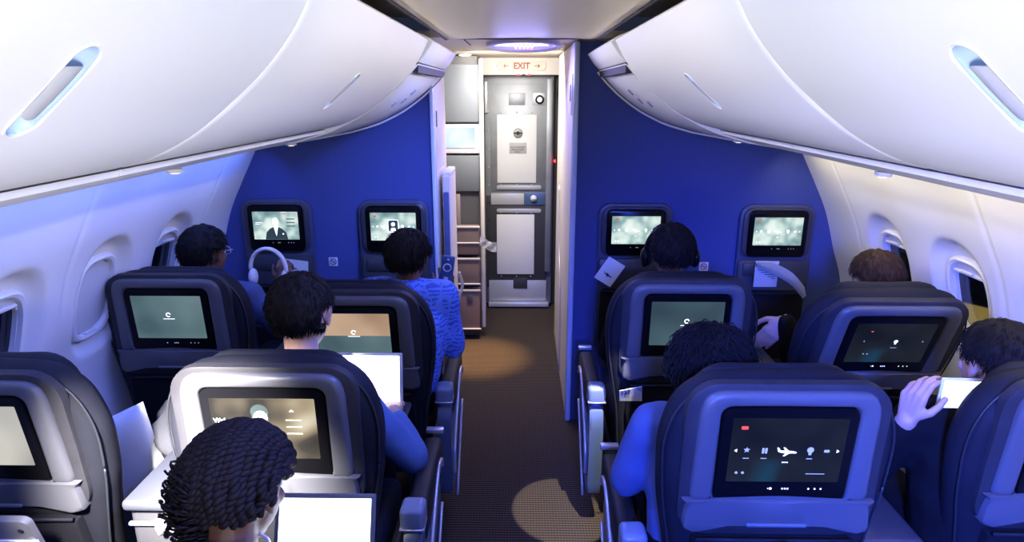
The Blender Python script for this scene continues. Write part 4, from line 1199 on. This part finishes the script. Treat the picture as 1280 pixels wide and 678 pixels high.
# front row left aisle: blue printed jacket
p = person('man in a blue printed jacket leaning towards the aisle in the front left row', joints(-.56, 2.60, .58, .04, head=(-.508, 2.76, 1.225), neck=(-.515, 2.74, 1.11), chest=(-.515, 2.70, .92), shl=(-.68, 2.72, 1.07), shr=(-.35, 2.72, 1.06),
    elr=(-.315, 2.74, .80), wrr=(-.355, 2.95, 1.0), ell=(-.75, 2.80, .80), wrl=(-.62, 3.0, .80), pelvis=(-.60, 2.62, .60)), SKIND, JACKET, TROUSER, headf=(.12, 1, -.15), vox=.005,
    hands=dict(r=dict(d=(-.1, .1, 1), n=(.2, -1, .1), t=-1, c=.8)), hs=1.05)
add_hair(*p, HAIRG, s=1.12, thick=.012, seed=4, slen=.035)
# device in his hand
ph = thing('handset', 'dark blue handset held up by the man in the printed jacket', 'handset', (-.352, 2.90, 1.13), rot=(0, .15, 0))
bm = B(); box(bm, (0, 0, 0), (.062, .018, .14), .008, 3); obj('case', bm, mat('handset_blue', (.05, .10, .30), .3), ph)
bm = B(); tube(bm, [(.018 * math.cos(2 * PI * k / 20), -.0105, .012 + .018 * math.sin(2 * PI * k / 20)) for k in range(21)], .003, 6); obj('key_ring', bm, WHITEP, ph)
bm = B(); box(bm, (0, -.010, -.042), (.02, .003, .014), .001); box(bm, (0, -.010, .052), (.012, .003, .008), .001); obj('keys', bm, WHITEP, ph)

# front row right aisle with headphones
p = person('person with black over-ear headphones in the front right aisle seat', joints(.67, 2.62, .60, .0, head=(.668, 2.76, 1.255), neck=(.668, 2.73, 1.11), chest=(.67, 2.70, .92)), SKIND, TROUSER, TROUSER, headf=(.0, 1, -.1), hs=1.05)
add_hair(*p, HAIRB, s=1.12, thick=.012, seed=5)
hpn = thing('headphones', 'black over-ear headphones on a head in the front right row', 'headphones', (.668, 2.755, 1.25))
bm = B(); tube(bm, [(.112 * math.cos(a), -.005, .012 + .122 * math.sin(a)) for a in [-.25 + k * (PI + .5) / 26 for k in range(27)]], .008, 8, flat=1.6); obj('headband', bm, BEZEL, hpn)
for q in (-1, 1):
    bm = B(); ellipsoid(bm, (q * .112, 0, -.018), (.022, .038, .045)); obj('ear_cup', bm, BEZEL, hpn)
    bm = B(); ellipsoid(bm, (q * .097, 0, -.018), (.016, .034, .040)); obj('ear_pad', bm, DARKCLOTH, hpn)

# front row right window
p = person('brown-haired person in black in the front right window seat, hand stretched towards the aisle', joints(1.48, 2.47, .57, .0, head=(1.505, 2.60, 1.175), neck=(1.50, 2.58, 1.05), chest=(1.46, 2.55, .87), shl=(1.28, 2.57, .98), shr=(1.64, 2.57, .97),
    ell=(1.23, 2.66, .80), wrl=(1.20, 2.70, .955), elr=(1.66, 2.7, .75)), SKINL, TROUSER, TROUSER, headf=(.0, 1, -.2), vox=.005, hands=dict(l=dict(d=(-.62, .1, -.75), n=(-.4, -1, .4), t=1, c=.25, s=1.15)), hs=1.05)
add_hair(*p, HAIRBR, s=1.12, thick=.010, seed=6, strands=3200)

# second row left aisle
p = person('man with thinning dark hair and blue shirt typing on a laptop, left aisle seat', joints(-.70, 1.84, .60, .0, head=(-.745, 2.02, 1.222), neck=(-.735, 1.97, 1.06), chest=(-.69, 1.93, .80), shl=(-.88, 1.96, .92), shr=(-.545, 1.95, .895),
    elr=(-.385, 2.00, .68), wrr=(-.47, 2.10, .81), ell=(-.93, 2.00, .74), wrl=(-.78, 2.08, .82), cuff=.80), SKINL, SHIRTB, TROUSER, headf=(.02, 1, -.35), hs=1.2, vox=.005,
    hands=dict(r=dict(d=(-.1, 1, -.1), n=(0, 0, 1), t=-1, c=.35), l=dict(d=(.1, 1, -.1), n=(0, 0, 1), t=1, c=.35)))
add_hair(*p, HAIRG, s=1.23, thick=.009, seed=8, strands=5200, slen=.024, low=-.72, bald=((.0, .0, 1.0), .13), lift=.10)
def laptop(name, label, loc, w, h, tilt, rotz, smat, lidmat):
    t = thing(name, label, 'laptop', loc, (0, 0, rotz))
    bm = B(); box(bm, (0, -h * .55, .008), (w, h * 1.05, .016), .005, 3); obj('keyboard_base', bm, lidmat, t)
    bm = B()
    for i in range(12):
        for j in range(4): box(bm, (-w * .42 + w * .84 * i / 11, -h * .25 - h * .11 * j, .018), (w * .055, h * .08, .003), .001, 1)
    obj('keys', bm, BLACK, t)
    bm = B(); box(bm, (0, 0, h / 2), (w, .008, h), .003, 2); lid = obj('lid', bm, lidmat, t, loc=(0, 0, .012), rot=(-tilt, 0, 0))
    bm = B(); box(bm, (0, -.0045, h / 2 + .003), (w * .93, .002, h * .88), .0005, 1); obj('screen', bm, smat, lid)
    return t
tt = thing('tray_table', 'dark fold-out tray table under the laptop in the left aisle seat', 'tray table', (-.66, 2.10, .757))
bm = B(); box(bm, (0, .0, 0), (.46, .32, .022), .01, 3); obj('table_leaf', bm, SHROUD_D, tt)
bm = B(); tube(bm, [(.22, -.05, -.01), (.26, -.10, -.08), (.27, -.10, -.3)], .012); obj('swing_arm', bm, GREYD, tt)
laptop('laptop', 'open silver laptop with a blank white screen before the man in the blue shirt', (-.612, 2.17, .768), .33, .22, R(-8) if False else R(10), 0, SCR_WHITE, STEELL)

# second row right aisle
p = person('dark-haired person in a pale blue shirt in the right aisle seat of the second row', joints(.60, 1.66, .58, .0, head=(.578, 1.78, 1.115), neck=(.57, 1.77, .99), chest=(.58, 1.74, .86), shl=(.41, 1.76, .95), shr=(.77, 1.76, .95),
    ell=(.345, 1.79, .74), wrl=(.48, 1.98, .70)), SKINL, SHIRTP, TROUSER, headf=(.1, 1, -.25), hs=1.12)
add_hair(*p, HAIRB, s=1.22, thick=.022, seed=9, strands=3600, slen=.045, curl=.004, lift=.25)

# second row right window, holding a phone
p = person('person in black raising a phone sideways in the right window seat of the second row', joints(1.40, 1.64, .60, .0, head=(1.405, 1.74, 1.175), neck=(1.40, 1.72, 1.04), chest=(1.38, 1.70, .90), shl=(1.20, 1.72, 1.0), shr=(1.58, 1.72, 1.0),
    ell=(1.10, 1.80, .76), wrl=(1.140, 1.69, 1.015), elr=(1.60, 1.84, .80), wrr=(1.455, 1.80, .94), cuff=.88), SKINL, TROUSER, TROUSER, headf=(-.1, 1, -.1), hs=1.05, vox=.004,
    hands=dict(l=dict(d=(.12, .05, 1), n=(-.85, -.35, .1), t=1, c=.55, s=1.0), r=dict(d=(-.12, .05, 1), n=(.85, -.35, .1), t=-1, c=.55)))
add_hair(*p, HAIRB, s=1.10, thick=.016, seed=10, strands=3400, slen=.03)
ph = thing('smartphone', 'white-screened smartphone held sideways above the right window seat', 'smartphone', (1.292, 1.68, 1.108), rot=(0, .03, 0))
bm = B(); box(bm, (0, 0, 0), (.165, .008, .096), .004, 3); obj('case', bm, WHITEP, ph)
bm = B(); box(bm, (-.0, -.0045, -.002), (.150, .002, .086), .0008, 1); obj('screen', bm, SCR_PHONE, ph)

# third row woman with twisted hair, only head and shoulders in frame
hd = V((-.545, 1.06, 1.205))
p = person('woman with twisted black hair looking down at a bright tablet, lowest in the photo', joints(-.60, .78, .60, .0, head=hd, neck=(-.56, .97, 1.08), chest=(-.58, .90, .88), shl=(-.76, .95, .97), shr=(-.38, .95, .97),
    elr=(-.35, 1.05, .76), wrr=(-.42, 1.2, .80), ell=(-.80, 1.05, .76), wrl=(-.66, 1.2, .80)), SKIND, mat('dark_top', (.03, .03, .04), .9), TROUSER, headf=(.25, 1, -.40), hs=1.0, vox=.005)
t, M, G, off = p
rnd = random.Random(11)
bm = B()
cc = G['head'] - off
r = bmesh.ops.create_icosphere(bm, subdivisions=4, radius=1)
for v in bm.verts:
    n = v.co.normalized(); k = hair_mask(n, .35, -.55)
    rr = -.008 + .020 * k
    v.co = cc + M @ (V((0, -.012, .018)) + V((n.x * (.079 + rr), n.y * (.099 + rr), n.z * (.091 + rr))))
def rope(path, r, pitch=.016, seg=5):
    L = [0]
    for a, b in zip(path, path[1:]): L.append(L[-1] + (b - a).length)
    fr = frames(path)
    for ph_ in (0, PI):
        tube(bm, [q + (n_ * math.cos(ph_ + 2 * PI * l / pitch) + b_ * math.sin(ph_ + 2 * PI * l / pitch)) * r * .62 for q, (t_, n_, b_), l in zip(path, fr, L)], r * .78, seg)
def hs_pt(n, e): return cc + M @ (V((0, -.012, .018)) + V((n.x * (.079 + e), n.y * (.099 + e), n.z * (.091 + e))))
for i in range(-9, 10):
    # twists run from the hairline over the crown to the nape, slanted
    x = i / 9.6
    pts = []
    for j in range(46):
        a = .95 - 3.35 * j / 45       # angle from the front over the top to the back
        xx = x * .98 + .30 * math.sin((.9 - a) * .6) + .05 * noise.noise(V((i * 2.3, j * .2, 5)))
        xx = max(-.97, min(.97, xx)); k = math.sqrt(1 - xx * xx)
        n = V((xx, k * math.sin(a + 0.0) if False else k * math.cos(PI / 2 - a), k * math.cos(a)))
        if n.z < -.52: break
        pts.append(hs_pt(n, .017 + .005 * noise.noise(V((i * 3.1, j * .16, 0)))))
    if len(pts) > 6:
        fine = smoothpts(pts, 3)
        rope(fine, .0088, .024, 6)
for q in range(260):
    # loose curls gathered low at the left and back
    a = rnd.uniform(PI * .75, PI * 1.5)
    n = V((math.cos(a) * rnd.uniform(.6, 1), math.sin(a) * .7, rnd.uniform(-.75, .35))).normalized()
    if n.x > .35: continue
    st = hs_pt(n, .018); out = (M @ n); dn = V((0, 0, -1)); L = rnd.uniform(.015, .04); cr = rnd.uniform(.008, .014); ph0 = rnd.uniform(0, 6.28)
    ax = (out * .5 + dn * .7 + V((rnd.uniform(-.5, .3), rnd.uniform(-.4, .2), 0))).normalized(); s1 = ax.orthogonal().normalized(); s2 = ax.cross(s1)
    tube(bm, [st - out * .004 + ax * L * k / 22 + (s1 * math.cos(ph0 + k * .75) + s2 * math.sin(ph0 + k * .75)) * cr for k in range(23)], .0023, 5)
obj('hair', bm, mat('hair_twist', (.011, .008, .009), .6, spec=.15), t, angle=180)
bm = B(); tube(bm, [cc + M @ (V((.09 * math.cos(a), -.035 + .075 * math.sin(a) * .9, -.088))) for a in [k * 2 * PI / 24 for k in range(25)]], .0035, 6)
obj('necklace', bm, WHITEP, t)
tab = thing('tablet', 'glowing white tablet in front of the woman with twisted hair', 'tablet', (-.425, 1.10, .885), rot=(R(-24), 0, 0))
bm = B(); box(bm, (0, 0, .10), (.22, .008, .27), .004, 3); obj('case', bm, SHROUD, tab)
bm = B(); box(bm, (0, -.0045, .10), (.200, .002, .25), .0008, 1); obj('screen', bm, SCR_TAB, tab)

# ------------------------------------------------------------------ loose things
def sheet(bm, pts, th=.0015):
    a = [bm.verts.new(p) for p in pts]; bm.faces.new(a)
# safety cards
def card_at(x, y, z, s, label, rx=.25, rz=0):
    t = thing('safety_card', label, 'safety card', (x, y, z), rot=(rx, 0, rz), group='safety cards')
    pts = [(-.062, .0), (.050, .030), (.060, -.07), (-.055, -.07)]
    bm = B(); plate(bm, [(a * s, b * s) for a, b in pts], .0015, 0, .0003); obj('card', bm, PAPER, t, smooth=False)
    obj('printing', text_bm('737', .034 * s, Matrix.Translation((-.030 * s, -.0006, -.014 * s)) @ FACE @ Matrix.Rotation(.22, 4, 'Z'), .0003, bold=.0008), INK, t, smooth=False)
    bm = B(); plate(bm, [(a * s, b * s) for a, b in ((.02, .012), (.048, .022), (.050, -.005))], -.0003, -.0009, .0001); obj('picture', bm, mat('print_blue', (.25, .42, .70), .6), t, smooth=False)
card_at(.655, 1.40, .79, 1.0, 'white safety card reading 737 in the pocket of the nearest right aisle seat', R(5))
card_at(.455, 2.36, .77, .8, 'white safety card reading 737 in the pocket of the front right aisle seat', R(15))
card_at(-1.185, 2.55, .80, .8, 'small safety card behind the front left window seat', R(12))
# white pamphlet with plane mark
t = thing('pamphlet', 'white pamphlet with a dark aeroplane mark in the bulkhead pocket right of the opening', 'pamphlet', (.50, 3.43, .97), rot=(.1, .55, 0))
bm = B(); plate(bm, rrect(.11, .15, .003, 2), .0015, 0, .0003); obj('cover', bm, PAPER, t, smooth=False)
bm = B(); plate(bm, [(a * .03, b * .03 - .02) for a, b in [(-1, .45), (-.62, .12), (-.15, .10), (-.38, .48), (.22, .09), (.95, -.04), (.9, -.2), (.3, -.2), (-.15, -.55), (-.08, -.2), (-.6, -.13)]], -.0003, -.001, .0001); fixn(bm); obj('aeroplane_mark', bm, INK, t, smooth=False)
t = thing('pamphlet', 'white folded pamphlet in the far left bulkhead pocket beside the headphones', 'pamphlet', (-1.28, 3.43, .985), rot=(.1, .12, 0))
bm = B(); plate(bm, rrect(.15, .10, .003, 2), .0015, 0, .0003); obj('cover', bm, PAPER, t, smooth=False)
bm = B(); plate(bm, rrect(.19, .02, .003, 2, .05, -.04), -.02, -.024, .0003); obj('lower_sheet', bm, mat('paper_blue', (.5, .58, .75), .7), t, smooth=False)
bm = B(); plate(bm, [(a * .025 - .01, b * .025) for a, b in [(-1, .45), (-.62, .12), (-.15, .10), (-.38, .48), (.22, .09), (.95, -.04), (.9, -.2), (.3, -.2), (-.15, -.55), (-.08, -.2), (-.6, -.13)]], -.0003, -.001, .0001); fixn(bm); obj('aeroplane_mark', bm, INK, t, smooth=False)
# magazine
t = thing('magazine', 'curled magazine in the bulkhead pocket at far right', 'magazine', (1.41, 3.40, .88))
bm = B(); box(bm, (-.045, 0, .09), (.13, .004, .15), .001, rot=None); obj('front_cover', bm, mat('cover_grey', (.45, .47, .52), .6), t)
tb = text_bm('American', .040, at4(-.045, -.0035, .140), .0004, bold=.0006); obj('title', tb, INK, t, smooth=False)
bm = B()
for k in range(5): box(bm, (-.045 + .01 * k, -.0028, .112 - .012 * k), (.10 - .02 * k, .001, .0035))
obj('cover_lines', bm, BLACK, t, smooth=False)
bm = B()
for s_ in range(9):
    o_ = .004 * s_
    pts = smoothpts([V((-.10, -.01 - o_, .165 - o_ * .3)), V((-.02, -.03 - o_, .160 - o_)), V((.08, -.045 - o_, .11 - o_ * 1.2)), V((.155, -.05 - o_, .03 - o_ * 1.2))], 6)
    r0 = [bm.verts.new(p) for p in pts]; r1 = [bm.verts.new(p + V((-.004, .03, -.028))) for p in pts]
    for i in range(len(pts) - 1): bm.faces.new((r0[i], r0[i + 1], r1[i + 1], r1[i]))
bmesh.ops.solidify(bm, geom=bm.faces[:], thickness=.0012); obj('pages', bm, PAPER, t, smooth=False)
# pillow and dark jacket by the left window seat
t = thing('pillow', 'white pillow squeezed between the two nearest left seats', 'pillow', (-1.335, 1.83, .76), rot=(0, R(-10), R(30)))
bm = B(); N = 18
vs = {}
for s_ in (1, -1):
    for i in range(N + 1):
        for j in range(N + 1):
            u, v_ = -1 + 2 * i / N, -1 + 2 * j / N
            th = .045 * (max(0, (1 - u ** 4) * (1 - v_ ** 4))) ** .5 + .004 * noise.noise(V((u * 3, v_ * 3, s_)))
            if (i in (0, N) or j in (0, N)): 
                key = (i, j)
                if key not in vs: vs[key] = bm.verts.new((.13 * u * (1 - .08 * (1 - abs(v_))), 0, .18 * v_ * (1 - .10 * (1 - abs(u)))))
                vs[(s_, i, j)] = vs[key]
            else: vs[(s_, i, j)] = bm.verts.new((.13 * u * (1 - .08 * (1 - abs(v_))), s_ * th, .18 * v_ * (1 - .10 * (1 - abs(u)))))
    for i in range(N):
        for j in range(N): bm.faces.new([vs[(s_, i, j)], vs[(s_, i + 1, j)], vs[(s_, i + 1, j + 1)], vs[(s_, i, j + 1)]][::s_])
fixn(bm); obj('pillow_case', bm, mat('pillow_cotton', (.72, .76, .84), .9), t)
t = thing('folded_coat', 'dark crumpled coat heaped beside the white pillow', 'coat', (-1.13, 1.98, .78))
bm = B(); ellipsoid(bm, (0, 0, .03), (.15, .13, .14), None, 40, 28)
for v in bm.verts: v.co += v.co.normalized() * .035 * noise.noise(v.co * 14) + v.co.normalized() * .015 * noise.noise(v.co * 33)
obj('cloth', bm, mat('coat_dark', (.045, .047, .058), .9, bump=.4, bscale=150), t)
# silver tablet in the near left pocket
t = thing('closed_laptop', 'silver closed laptop standing in the pocket at the bottom left corner', 'laptop', (-1.43, 1.40, .78), rot=(R(14), 0, 0))
bm = B(); plate(bm, rrect(.32, .22, .02, 6), .012, -.008, .004, (0, 0)); fixn(bm); obj('lid', bm, mat('lid_silver', (.16, .16, .17), .4, metal=.3), t)
bm = B(); cyl(bm, (.135, -.0085, .075), (.135, -.0095, .075), .008, 20); obj('camera_dot', bm, BLACK, t)
bm = B(); box(bm, (.02, -.012, .035), (.30, .006, .016), .001); obj('paper_edge', bm, PAPER, t)

# ------------------------------------------------------------------ lights
w = bpy.data.worlds.new('world'); SC.world = w; w.use_nodes = True
w.node_tree.nodes['Background'].inputs[0].default_value = (.35, .45, .9, 1)
w.node_tree.nodes['Background'].inputs[1].default_value = .04
def area(name, loc, target, sx, sy, col, e, spread=180):
    l = bpy.data.lights.new(name, 'AREA'); l.shape = 'RECTANGLE'; l.size = sx; l.size_y = sy; l.color = col; l.energy = e
    l.spread = math.radians(spread)
    o = bpy.data.objects.new(name, l); COL.objects.link(o); o.location = loc
    z = (V(loc) - V(target)).normalized()
    if sy > 1.5:      # long strips run along the cabin
        y = (V((0, 1, 0)) - z * z.y).normalized(); x = y.cross(z)
        o.rotation_euler = Matrix((x, y, z)).transposed().to_euler()
    else:
        o.rotation_euler = (-z).to_track_quat('-Z', 'Y').to_euler()
    return o
def spot(name, loc, target, col, e, ang, blend=.3, rad=.02):
    l = bpy.data.lights.new(name, 'SPOT'); l.color = col; l.energy = e; l.spot_size = math.radians(ang); l.spot_blend = blend; l.shadow_soft_size = rad
    o = bpy.data.objects.new(name, l); COL.objects.link(o); o.location = loc
    o.rotation_euler = (V(target) - V(loc)).to_track_quat('-Z', 'Y').to_euler()
    return o
# lights of the cabin behind the camera: reading lamp on the left, blue mood light on the right
area('reading_lamp_light', (-.98, .72, 1.70), (-.94, 1.46, .98), .10, .10, (1, .93, .89), 30, 42)
area('cabin_mood_light', (.25, -.6, 2.15), (1.1, 1.4, 1.1), .4, .8, (.05, .11, 1), 92, 62)
for s in (-1, 1):
    area('rear_bin_fill', (-s * .5, -.95, 1.25), (s * .8, 1.0, 1.98), .7, .5, (1, .97, .95), 5.6, 50)  # unseen fill added low behind the camera to brighten the bins
# ceiling strips in the gap above the bins: each washes the opposite row of bins
for s in (-1, 1):
    area('ceiling_strip_light', (s * .345, .2, 2.185), (-s * .7, .2, 1.98), .03, 2.4, (.72, .86, 1), 1.3, 60)
    area('ceiling_strip_light', (s * .345, 2.3, 2.185), (-s * .7, 2.3, 1.98), .03, 2.0, (1, .94, .92), 2.6, 60)
    area('mood_strip_light', (s * .32, 1.7, 2.18), (-s * .75, 1.75, 1.0), .05, 3.2, (.08, .15, 1), 17 if s < 0 else 22, 70)
    area('sidewall_light', (s * 1.36 + CXC, 1.9, 1.652), (s * 1.75, 1.9, .9), .06, 3.0, (.09, .19, 1) if s < 0 else (1, .88, .58), 9 if s < 0 else 8.5, 150)
area('bulkhead_wash', (0, 2.6, 2.17), (-.8, 3.5, 1.2), .4, .1, (.16, .26, 1), 5, 60)
area('dome_wash', (.0, 3.85, 2.15), (0, 3.2, 1.2), .3, .5, (.35, .32, 1), 11)
area('galley_light', (-.38, 4.5, 2.15), (-.3, 4.9, .8), .15, .3, (1, .84, .66), 3, 100)
area('door_light', (-.1, 4.45, 2.17), (0, 5.6, .8), .5, .3, (1, .94, .88), 32)
spot('galley_floor_spot', (-.28, 4.35, 2.15), (-.31, 4.45, 0), (1, .60, .22), 600, 24, .9)
spot('reading_spot', (.48, 2.0, 1.88), (.21, 2.62, 0), (1, .95, .85), 330, 14, .1, .01)
